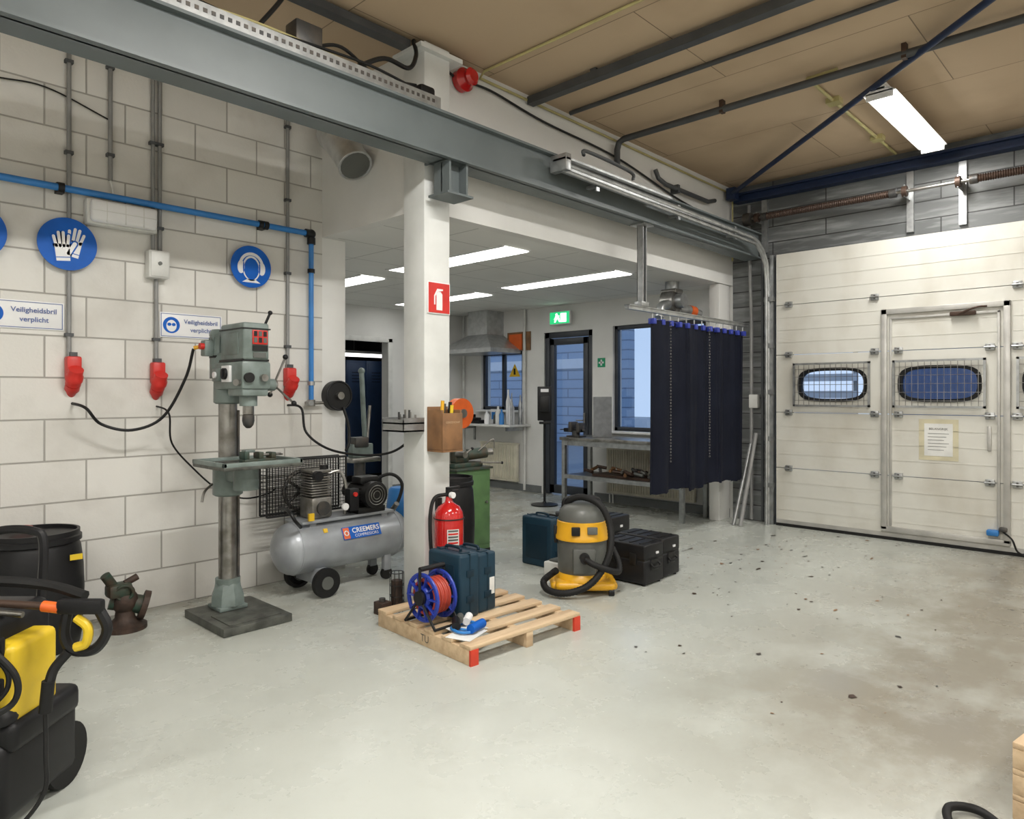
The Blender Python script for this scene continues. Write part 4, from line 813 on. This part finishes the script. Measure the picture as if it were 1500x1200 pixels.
b.cyl((-.32,.18,.13),(-.27,.18,.13),.13,'rubber'); b.cyl((.02,.16,.11),(.07,.16,.11),.11,'rubber',seg=28); b.cyl((-.1,-.15,.03),(-.06,-.15,.03),.03,'rubber'); b.cyl((.03,-.15,.03),(.07,-.15,.03),.03,'rubber')
b.tube([(-.28,.2,.3),(-.28,.22,.85),(-.22,.22,.9),(-.10,.22,.9),(-.06,.22,.85),(-.06,.2,.6)],.016,'black')
b.lathe([(.045,0),(.05,.015),(.045,.03),(.03,.045),(.001,.045)],(.03,-.12,.355),'black'); b.box(-.04,.06,-.186,-.17,.14,.24,'blackm',.004)
b.cyl((-.5,-.05,.745),(.12,-.05,.705),.013,'brown',seg=12); b.cyl((-.5,-.08,.735),(.06,-.06,.68),.010,'steel',seg=10); b.cyl((.12,-.05,.705),(.18,-.05,.698),.018,'orange',seg=14); b.tube([(-.45,-.02,.77),(-.1,-.02,.78),(.1,-.0,.76),(.24,-.02,.73)],.018,'rubber')
b.box(.17,.32,-.07,-.035,.68,.73,'black',.012); b.tube([(.30,-.05,.70),(.33,-.05,.63),(.29,-.05,.565),(.22,-.05,.56),(.19,-.05,.61),(.20,-.05,.69)],.017,'black'); b.tube([(.235,-.058,.67),(.275,-.065,.64),(.27,-.065,.59),(.235,-.065,.575)],.015,'kyel')
b.tube([(.21,-.06,.56),(.175,-.08,.51),(.17,-.1,.46)],.016,'rubber'); b.cyl((.17,-.1,.48),(.16,-.1,.38),.019,'rubber'); b.tube([(.16,-.1,.38),(.175,-.12,.25),(.185,-.14,.15),(.14,-.18,.07),(.08,-.2,.045)],.007,'cable')
b.tube([(-.05,-.17,.66),(.04,-.2,.63),(.12,-.18,.53),(.11,-.18,.44),(.02,-.24,.40),(-.1,-.28,.36)],.010,'cable'); b.tube([(-.1,-.2,.66),(.06,-.17,.57),(.09,-.17,.49),(.04,-.2,.42)],.008,'cable'); b.tube([(-.3,-.28,.70),(-.1,-.30,.73),(.03,-.26,.62),(.01,-.30,.45),(-.12,-.32,.36),(-.3,-.32,.33)],.016,'rubber')
b.done()
# ------------------------------------------------------------ right foreground
T=Matrix.Translation((2.81,.395,0))@Matrix.Rotation(R(-10),4,'Z')
b=B('timber_stack',T)
for k in range(3):
    for j in range(3): b.box(0,.8,-.58+j*.22,-.44+j*.22,.085*k+.065,.085*k+.085,'wood',.003)
    for x in(0,.36,.71): b.box(x,x+.09,-.62,.0,.085*k,.085*k+.065,'wood',.003)
b.done()
b=B('black_hose'); b.tube([(2.46,.42,.014),(2.58,.52,.02),(2.68,.55,.03),(2.75,.49,.02),(2.72,.42,.014),(2.60,.32,.014),(2.4,.2,.014)],.014,'rubber',10); b.done()
b=B('floor_debris')
for k in range(150):
    if k<115: x=random.gauss(5.8,.75); y=random.gauss(2.5,.5)
    else: x=random.uniform(3.0,5.5); y=random.uniform(.8,2.6)
    x=min(x,7.2); y=min(y,3.2)
    s=random.uniform(.005,.02) if k%7 else random.uniform(.025,.04)
    pts=[(x+s*random.uniform(.4,1.2)*math.cos(a),y+s*random.uniform(.2,.9)*math.sin(a),.0015+random.uniform(0,.003)) for a in(0,1.2,2.4,3.6,5)]
    b.add(pts,[(0,1,2,3,4)],random.choice(['brown','dsteel','rust','wood2']))
b.done()
# ------------------------------------------------------------ world, camera
w=bpy.data.worlds.new('dusk_sky'); bpy.context.scene.world=w; w.use_nodes=True; n=w.node_tree
bg=n.nodes['Background']; tc=n.nodes.new('ShaderNodeTexCoord'); sp=n.nodes.new('ShaderNodeSeparateXYZ'); rp=n.nodes.new('ShaderNodeValToRGB')
n.links.new(tc.outputs['Generated'],sp.inputs[0]); n.links.new(sp.outputs[2],rp.inputs[0]); n.links.new(rp.outputs[0],bg.inputs[0])
rp.color_ramp.elements[0].color=(.66,.79,1,1); rp.color_ramp.elements[1].color=(.34,.50,.82,1); bg.inputs[1].default_value=1.05
cam=bpy.data.cameras.new('camera'); co=bpy.data.objects.new('camera',cam); bpy.context.collection.objects.link(co)
co.location=(0,0,1.4); co.rotation_euler=(R(90),0,yaw); cam.sensor_width=36; cam.lens=24.62; cam.shift_y=-.0147; cam.clip_start=.05
bpy.context.scene.camera=co
try:
    bpy.context.scene.view_settings.view_transform='Standard'
except Exception: pass
